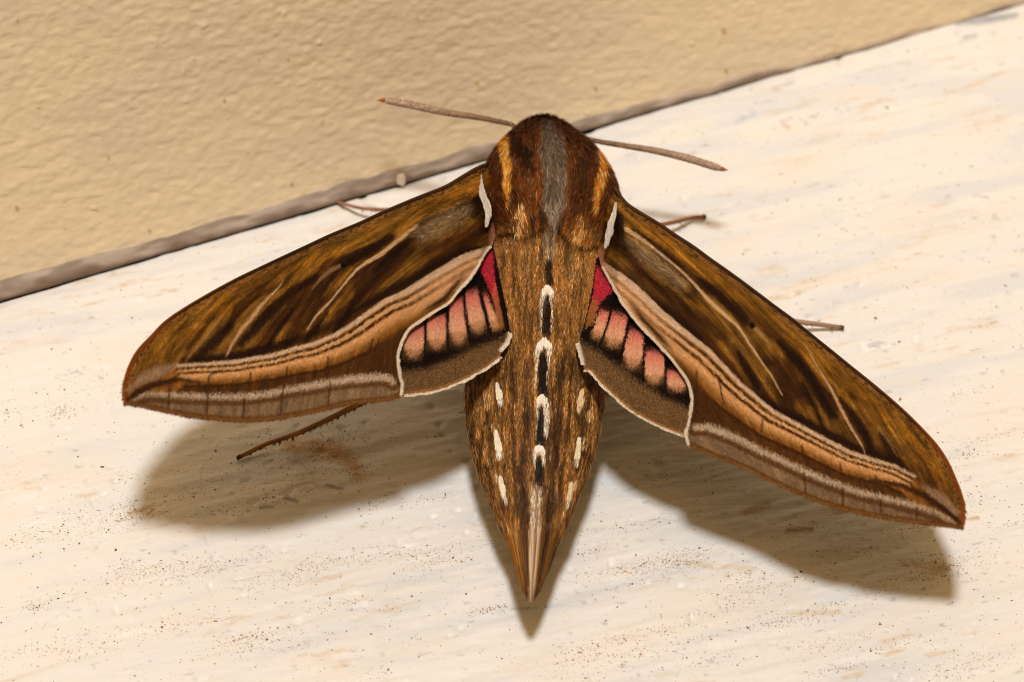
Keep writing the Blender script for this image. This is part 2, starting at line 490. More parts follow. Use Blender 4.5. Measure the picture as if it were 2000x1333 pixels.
# ------------------------------------------------------------------ moth
moth = empty("moth", None)
moth["label"] = "brown hawk moth with striped wings spread and pink hindwings resting on the white ledge"
moth["category"] = "moth"
GAIN = 1.0

# ---- body: one continuous lofted surface, hair laid over it
BODY = np.array([  # axis row, centre x, half width px, centre height mm, depth ratio
    [243, 1060, 2, 8.1, 0.96], [245, 1060, 16, 8.09, 0.96], [251, 1061, 34, 8.06, 0.96], [263, 1062, 52, 8.0, 0.955], [280, 1063, 70, 7.93, 0.945], [303, 1065, 92, 7.84, 0.93],
    [330, 1068, 112, 7.73, 0.91], [360, 1071, 126, 7.62, 0.885], [400, 1074, 135, 7.48, 0.865], [440, 1074, 136, 7.3, 0.85],
    [480, 1074, 128, 7.0, 0.84], [530, 1070, 124, 6.7, 0.86], [590, 1066, 128, 6.4, 0.86], [650, 1060, 136, 6.1, 0.86],
    [710, 1052, 137, 5.9, 0.86], [770, 1046, 136, 5.7, 0.86], [820, 1043, 131, 5.5, 0.86], [870, 1042, 122, 5.3, 0.86],
    [920, 1041, 107, 5.3, 0.86], [970, 1041, 87, 5.2, 0.85], [1020, 1041, 68, 5.0, 0.82], [1070, 1041, 44, 4.9, 0.8],
    [1110, 1040, 27, 4.8, 0.78], [1150, 1038, 12, 4.7, 0.8], [1172, 1036, 3, 4.6, 0.8]], float)
NB, KB = 160, 56
rows = np.interp(np.linspace(0, 1, NB), np.linspace(0, 1, len(BODY)), BODY[:, 0])
def smooth_tab(k):
    c = curve(BODY[:, [0, k]], 400)
    return lambda r: np.interp(r, c[:, 0], c[:, 1])
fx, fw, fh, fd = [smooth_tab(k) for k in (1, 2, 3, 4)]
def body_axis(r):
    return P(fx(r), r, fh(r))
def body_pt(r, th, full=True):
    c = body_axis(r); c2 = body_axis(r + 1.0)
    T_ = unit(c2 - c); N_ = np.zeros_like(T_) + unit(np.array([0.0, -0.06, 1.0]))
    zz = (c - CAMP) @ DV
    a = fw(r) * zz / FPX
    bb = a * fd(r)
    pt = c + RT * (a * np.sin(th))[..., None] + N_ * (bb * np.cos(th))[..., None]
    n = unit(RT * (np.sin(th) / np.maximum(a, 1e-3))[..., None] + N_ * (np.cos(th) / np.maximum(bb, 1e-3))[..., None])
    if full:      # true normal, with the swelling and tapering along the body
        p2 = body_pt(r + 3.0, th, False)[0]; p1 = body_pt(r - 3.0, th, False)[0]; T_ = unit(p2 - p1)
        n = unit(n - T_ * np.sum(n * T_, -1, keepdims=True))
    return pt, n, T_
RR, TH = np.meshgrid(rows, np.linspace(0, 2 * np.pi, KB, endpoint=False), indexing='ij')
bv, bn, bt = body_pt(RR, TH)

CH = (86, 42, 8); OCH = (142, 92, 32)
def body_color(px, py, side_dim=None):
    n = len(px)
    cx = fx(np.clip(py, 243, 1172)); dx = px - np.interp(py, [230, 440, 560, 800, 1185], [1066, 1074, 1069, 1052, 1038])
    base_t = np.array([98., 50., 10.]); base_a = np.array([140., 92., 34.])
    k = sstep(415, 470, py)[:, None]
    c = base_t + (base_a - base_t) * k
    # streaky variation running down the body
    st = fbm(px / 5.0, py / 70.0, 401, 3)[:, None]
    c = c * (0.42 + 1.15 * st)
    st = fbm(px / 14.0, py / 40.0, 409, 3)
    c = c + (np.array([168., 112., 48.]) - c) * (sstep(0.5, 0.7, st) * 0.7 * k[:, 0])[:, None]
    c = c + (np.array([72., 42., 10.]) - c) * (sstep(0.50, 0.68, fbm(px / 8.0, py / 40.0, 419, 3)) * 0.8 * sstep(560, 720, py))[:, None]
    # segment rings, faint
    for r in (735, 820, 905, 985, 1050):
        rr = r - 8 + 0.0009 * dx * dx
        c = c * (1 - 0.16 * np.exp(-((py - rr) / 6.0) ** 2))[:, None]
    S_ = [
        # thorax chestnut and darks
        ([(1000, 262), (985, 300), (975, 360), (972, 420)], [16, 26, 22, 12], (92, 42, 8), 20, 0.8),
        ([(1150, 290), (1180, 340), (1192, 400)], [14, 22, 14], (98, 46, 8), 20, 0.8),
        ([(1020, 262), (1035, 244), (1062, 232), (1090, 240), (1110, 256)], 14, (82, 40, 12), 30, 0.85),
        ([(1010, 275), (1030, 300), (1042, 325)], [9, 13, 6], (44, 22, 6), 14, 0.9),
        ([(1100, 250), (1130, 280)], [14, 10], (76, 34, 8), 18, 0.8),
        ([(1128, 300), (1140, 350)], [9, 6], (72, 44, 20), 14, 0.7),
        ([(1046, 300), (1050, 380)], [6, 8], (128, 66, 12), 14, 0.7),
        ([(1112, 310), (1116, 390)], [6, 8], (128, 66, 12), 14, 0.7),
        ([(1030, 340), (1040, 400)], [10, 12], (130, 72, 18), 16, 0.6),
        # grey centre
        ([(1068, 244), (1076, 268), (1082, 330), (1083, 380), (1080, 425)], [10, 21, 26, 23, 11], (118, 102, 86), 12, 0.9),
        ([(1080, 425), (1073, 460), (1072, 500)], [12, 15, 9], (150, 128, 104), 12, 0.8),
        ([(1076, 440), (1075, 475)], [3, 2], (60, 44, 30), 5, 0.8),
        ([(1030, 450), (1022, 520)], [8, 10], (160, 118, 66), 16, 0.5),
        ([(1130, 460), (1122, 530)], [8, 10], (160, 118, 66), 16, 0.5),
        ([(1072, 510), (1073, 548)], [7, 7], (24, 10, 4), 6, 0.95),
        # painted shade of the gaps where thorax hair overhangs the abdomen
        ([(972, 452), (996, 452), (1024, 458), (1046, 446), (1062, 436)], [4, 4, 4, 4, 3], (34, 16, 5), 8, 0.75),
        ([(1176, 476), (1152, 482), (1124, 478), (1104, 452), (1090, 438)], [4, 4, 4, 4, 3], (34, 16, 5), 8, 0.75),
        ([(1048, 395), (1062, 418), (1074, 436)], [3, 4, 2], (38, 24, 14), 6, 0.6),
        ([(1116, 395), (1102, 418), (1088, 436)], [3, 4, 2], (38, 24, 14), 6, 0.6),
        # orange lines and golden tufts
        ([(993, 264), (992, 300), (992, 335), (987, 372)], [8, 10, 9, 6], (236, 158, 48), 4, 1.0),
        ([(986, 375), (981, 408)], [4, 2], (226, 150, 50), 4, 0.8),
        ([(1165, 290), (1172, 330), (1171, 370), (1168, 410)], [7, 8, 7, 4], (228, 146, 36), 4, 1.0),
        ([(1016, 395), (1017, 425), (1014, 448)], [8, 14, 10], (190, 124, 50), 12, 0.55),
        ([(1136, 420), (1134, 445), (1128, 470)], [9, 14, 10], (176, 110, 34), 12, 0.55),
        # dark side lines of the abdomen
        ([(1030, 700), (1026, 800), (1022, 900), (1021, 1000), (1024, 1090)], [4, 5, 6, 9, 7], (44, 22, 6), 10, 0.65),
        ([(1100, 690), (1092, 800), (1082, 900), (1072, 1000), (1062, 1090)], [5, 6, 7, 8, 6], (44, 22, 6), 10, 0.65),
        # dorsal dark lozenges
        ([(1069, 575), (1068, 640)], [8, 10], (34, 14, 4), 5, 1.0),
        ([(1062, 690), (1060, 765)], [9, 9], (28, 12, 4), 5, 1.0),
        ([(1058, 795), (1056, 860)], [9, 9], (32, 15, 4), 5, 1.0),
        ([(1054, 895), (1053, 930)], [10, 10], (34, 17, 5), 6, 1.0),
        # white dorsal arches
        ([(1062, 568), (1069, 560), (1077, 568)], [5, 6, 5], (240, 224, 204), 4, 1.0),
        ([(1061, 570), (1058, 600), (1057, 650)], [5, 1.6, 0.8], (236, 220, 198), 3, 0.8),
        ([(1077, 570), (1079, 600), (1077, 640)], [5, 1.6, 0.8], (236, 220, 198), 3, 0.8),
        ([(1053, 675), (1063, 663), (1074, 675)], [6, 6, 6], (238, 224, 206), 4, 1.0),
        ([(1051, 678), (1047, 720), (1047, 755)], [5, 1.8, 0.8], (234, 218, 196), 3, 0.8),
        ([(1073, 678), (1071, 720), (1068, 745)], [5, 1.6, 0.8], (234, 218, 196), 3, 0.8),
        ([(1052, 780), (1058, 773), (1065, 780)], [5, 6, 5], (238, 224, 206), 4, 1.0),
        ([(1051, 782), (1049, 815), (1046, 848)], [4.5, 1.6, 0.8], (234, 218, 196), 3, 0.8),
        ([(1066, 782), (1068, 815), (1066, 846)], [6, 5, 3], (234, 218, 196), 4, 0.95),
        ([(1046, 876), (1053, 871), (1061, 876)], [5, 5, 5], (240, 228, 212), 4, 1.0),
        ([(1045, 878), (1044, 905)], [4, 2], (236, 222, 200), 4, 0.9),
        ([(1062, 878), (1063, 900)], [4, 2], (236, 222, 200), 4, 0.9),
        ([(1049, 950), (1047, 980), (1045, 1030), (1043, 1090)], [11, 10, 9, 8], (158, 128, 96), 7, 0.85),
        ([(1043, 945), (1040, 1000), (1037, 1080)], [3, 4, 3], (214, 196, 172), 4, 0.85),
        ([(1056, 945), (1055, 985), (1052, 1060)], [3, 3, 2], (210, 190, 164), 4, 0.7),
        # finer stripes and small pale dashes along the flanks
        ([(1008, 690), (1000, 800), (1002, 900), (1010, 1000)], [3, 3, 3, 3], (62, 34, 8), 6, 0.6),
        ([(1118, 690), (1112, 800), (1102, 900), (1086, 1000)], [3, 3, 3, 3], (62, 34, 8), 6, 0.6),
        ([(1016, 700), (1012, 800), (1012, 900)], [2, 3, 2], (178, 120, 52), 5, 0.6),
        ([(1108, 700), (1104, 800), (1094, 900)], [2, 3, 2], (178, 120, 52), 5, 0.6),
        ([(962, 730), (960, 745)], 3, (196, 138, 76), 3, 0.8), ([(938, 790), (942, 830)], 2.5, (186, 126, 62), 3, 0.7),
        ([(962, 826), (964, 836)], 3, (222, 186, 140), 3, 0.9), ([(928, 840), (932, 870)], 2, (176, 118, 58), 3, 0.7),
        ([(955, 905), (962, 930), (972, 965)], 2.5, (192, 130, 66), 4, 0.7), ([(940, 900), (950, 940)], 2, (176, 116, 56), 3, 0.6),
        ([(966, 960), (980, 1000), (994, 1040)], 2.5, (180, 116, 54), 4, 0.6), ([(1160, 770), (1158, 800)], 2.5, (190, 130, 66), 3, 0.7),
        ([(1150, 840), (1146, 872)], 2.5, (192, 132, 68), 3, 0.7), ([(1140, 890), (1130, 925)], 2.5, (186, 126, 62), 3, 0.7),
        ([(1104, 985), (1094, 1020)], 2.5, (184, 124, 62), 3, 0.7), ([(1140, 735), (1142, 755)], 2, (196, 140, 80), 3, 0.7),
        # lateral white patches
        ([(971, 752), (977, 780)], [3, 6], (240, 224, 200), 3, 1.0),
        ([(950, 760), (951, 788)], [5, 7], (206, 156, 98), 5, 0.9),
        ([(969, 845), (975, 884)], [4, 7], (242, 228, 206), 3, 1.0),
        ([(948, 860), (950, 895)], [4, 5], (196, 140, 78), 5, 0.8),
        ([(976, 932), (984, 968)], [4, 5], (240, 226, 202), 3, 1.0),
        ([(966, 920), (968, 930)], [3, 3], (226, 196, 152), 3, 0.9),
        ([(1137, 762), (1135, 780), (1131, 796)], [3, 7, 5], (224, 192, 146), 3, 1.0),
        ([(1152, 800), (1152, 812)], [4, 4], (222, 180, 124), 4, 0.9),
        ([(1132, 856), (1127, 900)], [4, 5], (234, 216, 186), 3, 1.0),
        ([(1143, 850), (1140, 870)], [3, 3], (220, 186, 136), 4, 0.8),
        ([(1117, 945), (1110, 982)], [4, 4], (230, 208, 176), 4, 1.0),
        ([(1127, 934), (1125, 950)], [3, 3], (226, 190, 140), 4, 0.8),
    ]
    c = paint(c, px, py, S_, 0.6)
    # light and dark tip brush
    m = sstep(1085, 1100, py)[:, None]
    t = np.full((n, 3), 1.0) * np.array([150., 98., 48.])
    t = paint(t, px, py, [([(1044, 1095), (1040, 1160)], [9, 4], (226, 178, 132), 5), ([(1026, 1095), (1028, 1160)], [6, 3], (90, 54, 18), 4),
                          ([(1060, 1095), (1048, 1160)], [5, 3], (96, 58, 20), 4)], 0.5)
    c = c + (t - c) * m
    c = c + (np.array([150., 82., 22.]) - c) * (np.exp(-((py - 1096) / 5.0) ** 2) * 0.7)[:, None]
    return np.clip(c, 4, 255)

bpx, bpy_ = proj(bv.reshape(-1, 3))
body = mesh_obj("body", bv.reshape(-1, 3), grid_faces(NB, KB, True)[:, ::-1], M_skin, moth, lin(body_color(bpx, bpy_) * 0.6))

def vary(c, sig, mean=-0.05):
    """individual hairs: darker or paler than their neighbours; pale ones shift to straw to imitate glints"""
    m = rng.lognormal(mean, np.broadcast_to(sig, (len(c),)))[:, None]
    lum = c.mean(1, keepdims=True)
    pale = np.clip((m - 1.15) * 0.8, 0, 0.55)
    straw = lum * np.array([1.25, 0.98, 0.66])  # beige painted into the brightest hairs in place of highlights
    return np.clip((c * (1 - pale) + straw * pale) * m, 0.002, 0.9)

def grow_fur():
    n = 170000
    # denser where the camera and a neighbour would look: the back and flanks
    r = rng.uniform(244, 1150, int(n * 1.6)); keep = rng.random(len(r)) < (fw(r) / 142.0 + 0.15)
    r = r[keep][:n]
    r = np.concatenate([r, 244 + 170 * rng.random(22000) ** 1.9])
    th = rng.uniform(-2.0, 2.0, len(r))
    p, nn, T_ = body_pt(r, th)
    X, Y = proj(p)
    c = body_color(X + rng.normal(0, 0.8, len(X)), Y + rng.normal(0, 1.5, len(Y)))
    thor = 1 - sstep(430, 500, Y)
    clump = 0.55 + 0.9 * fbm(X / 5.0, Y / 22.0, 441, 2)
    c = vary(lin(c) * GAIN * clump[:, None], 0.46)
    # lie backwards along the body; on the thorax comb toward the midline, on the flanks splay out
    side = np.sin(th)
    comb = -0.95 * side * sstep(290, 420, Y) * (1 - sstep(450, 520, Y)) + 0.10 * side * sstep(700, 900, Y)
    tuft = fbm(X / 16.0, Y / 26.0, 431, 2) - 0.5
    d = T_ + RT * (comb + 0.9 * tuft * (0.35 + 0.65 * thor) + rng.normal(0, 0.07, len(r)))[:, None]
    d = d - nn * np.sum(d * nn, 1)[:, None]
    d = unit(d)
    L = (0.42 + 0.42 * thor + 0.15 * sstep(900, 1050, Y)) * rng.uniform(0.6, 1.4, len(r))
    L = L * (1 - 0.5 * sstep(1040, 1100, Y)) * (0.55 + 0.45 * sstep(245, 290, r))
    W = rng.uniform(0.028, 0.055, len(r))
    lift = 0.05 + 0.19 * thor * rng.random(len(r)) + 0.06 * rng.random(len(r)) + 0.12 * np.exp(-((Y - 430) / 25.0) ** 2)
    lift = lift * (1 - 0.7 * sstep(1000, 1080, Y))
    V, F, C = strands(p - nn * 0.02, d, nn, L, W, c, lift, 0.55)
    o = mesh_obj("fur", V, F, M_fur, moth, C); o["kind"] = "stuff"
    n = 9000
    r = 244 + 190 * rng.random(n) ** 1.5; th = rng.uniform(-1.9, 1.9, n)
    p, nn, T_ = body_pt(r, th); X, Y = proj(p)
    c = vary(lin(body_color(X, Y)) * 1.25, 0.4)
    d = T_ + RT * rng.normal(0, 0.25, n)[:, None]; d = unit(d - nn * np.sum(d * nn, 1)[:, None]) + nn * rng.uniform(0.15, 0.5, n)[:, None]
    V, F, C = strands(p, d, nn, rng.uniform(0.35, 0.75, n), 0.03, c, 0.05, 0.6)
    o = mesh_obj("collar_fur", V, F, M_fur, moth, C); o["kind"] = "stuff"
    # loose straw-coloured hairs standing off the flanks
    n = 450
    r = rng.uniform(720, 1040, n); th = rng.choice([-1, 1], n) * rng.uniform(1.2, 1.8, n)
    p, nn, T_ = body_pt(r, th)
    c = vary(np.tile(lin([168, 118, 62]), (n, 1)), 0.3)
    V, F, C = strands(p, T_ + nn * 0.05 + RT * rng.normal(0, 0.05, n)[:, None], nn, rng.uniform(0.7, 1.5, n), 0.035, c, 0.08, 0.5)
    o = mesh_obj("flank_hairs", V, F, M_fur, moth, C); o["kind"] = "stuff"
grow_fur()

def tufts():
    n = 500000
    r = rng.uniform(246, 1100, n); th = rng.uniform(-1.5, 1.5, n)
    p, nn, T_ = body_pt(r, th); X, Y = proj(p)
    PARTS = [  # line, half widths, colour, hairs per px2, length mm, width mm, lift, sideways comb
        ([(993, 262), (992, 300), (992, 335), (987, 374)], [7, 8, 8, 4], (240, 164, 54), 1.5, 0.32, 0.055, 0.16, 0.1),
        ([(1164, 290), (1171, 330), (1170, 370), (1167, 410)], [6, 7, 6, 3], (234, 154, 42), 1.5, 0.32, 0.055, 0.16, -0.1),
        ([(986, 372), (981, 405)], [4, 2], (226, 154, 60), 0.6, 0.30, 0.05, 0.1, 0.1),
        ([(1018, 396), (1017, 424), (1014, 444)], [6, 11, 8], (228, 172, 100), 0.22, 1.0, 0.040, 0.22, 0.1),
        ([(1006, 400), (1002, 436)], [8, 8], (170, 104, 34), 0.2, 0.85, 0.042, 0.2, 0.15),
        ([(1134, 418), (1133, 442), (1128, 462)], [7, 11, 7], (218, 154, 72), 0.22, 0.95, 0.040, 0.22, -0.15),
        ([(1148, 425), (1146, 470)], [8, 8], (160, 96, 30), 0.2, 0.8, 0.042, 0.2, -0.25),
        ([(1062, 400), (1074, 425)], [10, 6], (150, 134, 114), 0.16, 0.8, 0.035, 0.16, 0.55),
        ([(1102, 395), (1084, 425)], [10, 6], (150, 134, 114), 0.16, 0.8, 0.035, 0.16, -0.55),
        ([(1050, 410), (1060, 440)], [8, 6], (30, 16, 8), 0.12, 0.7, 0.04, 0.16, 0.5),
        ([(1110, 405), (1096, 440)], [8, 6], (30, 16, 8), 0.12, 0.7, 0.04, 0.16, -0.5),
        ([(1062, 569), (1069, 561), (1077, 569)], [4.5, 5.5, 4.5], (238, 224, 204), 0.9, 0.30, 0.055, 0.05, 0.0),
        ([(1054, 674), (1063, 664), (1073, 674)], [5.5, 5.5, 5.5], (238, 224, 206), 0.9, 0.32, 0.055, 0.05, 0.0),
        ([(1052, 780), (1058, 774), (1065, 780)], [4, 5, 4], (238, 224, 206), 0.9, 0.32, 0.05, 0.05, 0.0),
        ([(1047, 876), (1053, 872), (1060, 876)], [4, 4, 4], (240, 228, 212), 0.9, 0.28, 0.05, 0.05, 0.0),
        ([(971, 750), (976, 770)], [3, 6], (240, 224, 200), 1.0, 0.34, 0.06, 0.03, 0.0),
        ([(969, 842), (974, 872)], [3.5, 6.5], (242, 228, 206), 1.0, 0.36, 0.06, 0.03, 0.0),
        ([(977, 932), (983, 958)], [3.5, 5], (240, 226, 202), 1.0, 0.34, 0.06, 0.03, 0.0),
        ([(1137, 762), (1132, 784)], [3.5, 6], (226, 196, 150), 1.0, 0.34, 0.06, 0.03, 0.0),
        ([(1131, 856), (1128, 888)], [3.5, 5], (234, 216, 186), 1.0, 0.36, 0.06, 0.03, 0.0),
        ([(1116, 944), (1111, 970)], [3.5, 4], (230, 208, 176), 1.0, 0.34, 0.06, 0.03, 0.0),
    ]
    A = [[], [], [], [], [], [], []]
    for ln, hw, c, dens, L, W, lf, cb in PARTS:
        q = np.asarray(ln, float); m = (X > q[:, 0].min() - 20) & (X < q[:, 0].max() + 20) & (Y > q[:, 1].min() - 20) & (Y < q[:, 1].max() + 20)
        idx = np.nonzero(m)[0]
        d, _, u = pl(X[idx], Y[idx], q)
        h = np.interp(u, np.linspace(0, 1, len(hw)), hw)
        idx = idx[d < h * rng.uniform(0.15 if L > 0.6 else 0.55, 1.25 if L > 0.6 else 1.1, len(d))]
        Lpx = np.hypot(*np.diff(q, axis=0).T).sum(); want = int(dens * (Lpx + 6) * 2 * np.mean(hw))
        idx = idx[:want]
        dr = T_[idx] + RT * (cb + rng.normal(0, 0.10, len(idx)))[:, None]
        dr = unit(dr - nn[idx] * np.sum(dr * nn[idx], 1)[:, None])
        A[0].append(p[idx] + nn[idx] * (0.03 - 0.0)); A[1].append(dr); A[2].append(nn[idx])
        A[3].append(L * rng.uniform(0.7, 1.25, len(idx))); A[4].append(np.full(len(idx), W)); A[5].append(vary(np.tile(lin(c), (len(idx), 1)), 0.42 if L > 0.6 else 0.16, 0.0)); A[6].append(lf * rng.uniform(0.6, 1.4, len(idx)))
    a = [np.concatenate(k) for k in A]
    V, F, C = strands(a[0], a[1], a[2], a[3], a[4], np.minimum(a[5], 0.92), a[6], 0.45)
    o = mesh_obj("marking_tufts", V, F, M_fur, moth, C); o["kind"] = "stuff"
tufts()

# tail brush: stiff flat hair tufts past the abdomen's end
def tail():
    n = 4500
    r = 1110 - 60 * rng.random(n) ** 2; th = rng.uniform(-1.9, 1.9, n)
    p, nn, T_ = body_pt(r, th); X, Y = proj(p)
    pc = np.array([[156, 104, 54], [72, 42, 16], [124, 82, 44], [218, 172, 130], [206, 158, 116], [76, 46, 18], [112, 72, 36], [160, 108, 58]], float)
    q = np.sin(th) * 0.5 + 0.5
    grp = np.clip((q * 8 + rng.normal(0, 0.25, n)).astype(int), 0, 7)
    cc = pc[grp]; k = sstep(1075, 1100, r)[:, None] * (0.55 + 0.45 * rng.random((n, 1)))
    cc = body_color(X, np.minimum(Y, 1084)) * (1 - k) + cc * k
    c = vary(lin(cc), 0.38)
    ends = 1027 + 20 * q + rng.normal(0, 1.5, n)
    er = 1186 - 110 * (q - 0.5) ** 2 - rng.exponential(9.0, n)
    e = P(ends, er, 4.7 + rng.normal(0, 0.15, n)) + np.array([0, 0, 1.0]) * (np.cos(th) * 0.25)[:, None]
    d = e - p
    L = np.linalg.norm(d, axis=1)
    V, F, C = strands(p, d, nn, L, 0.045, c, 0.02 + 0.03 * rng.random(n), 0.7)
    o = mesh_obj("tail_brush", V, F, M_fur, moth, C); o["kind"] = "stuff"
tail()

# ---- wings
LW = dict(
    costa=[(952, 321), (940, 325), (926, 332), (904, 345), (870, 365), (825, 383), (793, 396), (744, 417), (701, 437), (645, 460), (600, 481), (512, 522), (450, 552), (375, 594), (325, 627), (295, 657), (267, 687), (250, 720), (242, 750), (242, 775), (245, 788)],
    hind=[(976, 430), (970, 455), (960, 482), (949, 495), (935, 520), (919, 545), (899, 567), (877, 594), (847, 612), (820, 630), (802, 643), (789, 663), (780, 688), (779, 704), (782, 731), (787, 753), (785, 772), (760, 780), (735, 782), (690, 786), (645, 796), (625, 801), (550, 816), (482, 821), (450, 820), (400, 816), (362, 811), (317, 801), (275, 792), (245, 789)],
    nin=16,
    W=[(347, 715), (387, 712), (425, 710), (462, 707), (500, 700), (537, 694), (575, 682), (612, 673), (656, 654), (690, 634), (724, 609), (757, 587), (791, 573), (836, 545), (870, 525), (904, 505), (937, 493), (957, 486)],
    M=[(250, 784), (282, 769), (312, 769), (350, 772), (400, 774), (450, 775), (487, 774), (525, 769), (562, 761), (600, 755), (645, 747), (690, 740), (735, 737), (757, 738), (768, 745)],
    h=lambda x, y: np.interp(x, [240, 780, 900, 940, 980], [15.2, 12.9, 11.5, 10.7, 8.4]) - 0.0 * y,
    sgn=-1,
    S1=[(816, 441), (793, 459), (766, 480), (744, 498), (717, 513), (697, 527), (683, 543), (665, 565), (645, 590), (618, 617), (600, 645)],
    S2=[(555, 547), (545, 562), (512, 595), (487, 627), (475, 640), (452, 675), (442, 697)],
    S3=[(664, 520), (645, 529), (627, 545), (610, 565)], dot=(671, 518),
    S4=[(425, 630), (400, 660), (375, 690), (362, 708)],
    ext=[(245, 787), (275, 759), (312, 738)],
    S5=[(252, 762), (280, 740), (312, 727), (342, 716)],
    apex=[(245, 786), (275, 764), (300, 752), (350, 741), (390, 748)],
    tuft=[(825, 458), (860, 440), (900, 418), (915, 410)],
    darks=[([(933, 486), (904, 492), (836, 529), (771, 566), (683, 612)], [5, 9, 8, 9, 4], .85), ([(766, 464), (725, 490), (685, 512)], [6, 10, 8], .85), ([(685, 512), (650, 545), (620, 575)], [6, 6, 3], .5),
           ([(620, 540), (570, 570), (525, 612), (470, 672)], [5, 9, 11, 6], .85), ([(570, 605), (545, 640), (525, 675)], [2.5, 3, 4], .95), ([(690, 590), (675, 622), (655, 648)], [4, 8, 5], .9), ([(640, 612), (612, 650), (596, 668)], [3, 5, 5], .9),
           ([(931, 392), (928, 415)], [9, 11], .95), ([(920, 400), (881, 416), (836, 432), (805, 448)], [6, 6, 5, 3], .8), ([(800, 470), (760, 505), (735, 530)], [5, 8, 4], .75), ([(780, 500), (720, 560), (690, 600)], [4, 6, 4], .5),
           ([(450, 637), (415, 670), (385, 700)], [8, 10, 8], .8), ([(360, 704), (420, 702), (480, 692), (560, 672)], [4, 8, 9, 8], .85), ([(560, 672), (640, 640), (690, 612)], [7, 8, 4], .7),
           ([(520, 560), (470, 610), (440, 645)], [3, 5, 3], .45), ([(600, 500), (520, 545), (440, 595)], [2, 3, 2], .4),
           ([(890, 355), (820, 392)], [2, 3], .5)],
    ticks=[[(331, 752), (331, 767), (329, 803)], [(424, 727), (408, 735), (403, 818)], [(477, 780), (475, 820)], [(490, 728), (487, 752)], [(553, 756), (548, 815)], [(561, 718), (560, 744)], [(641, 698), (638, 728)], [(645, 750), (640, 798)], [(769, 670), (769, 730)], [(758, 690), (755, 722)], [(728, 664), (719, 694)]],
    dirs=[((900, 370), 158), ((700, 460), 157), ((500, 560), 150), ((360, 640), 136), ((280, 700), 112), ((850, 460), 145), ((760, 520), 140), ((690, 580), 130), ((620, 620), 122), ((520, 620), 124), ((430, 670), 124), ((860, 540), 150), ((780, 600), 140), ((700, 680), 110), ((600, 730), 100), ((480, 780), 94), ((360, 780), 100), ((280, 775), 130), ((930, 430), 140), ((760, 700), 95), ((700, 770), 90)],
)
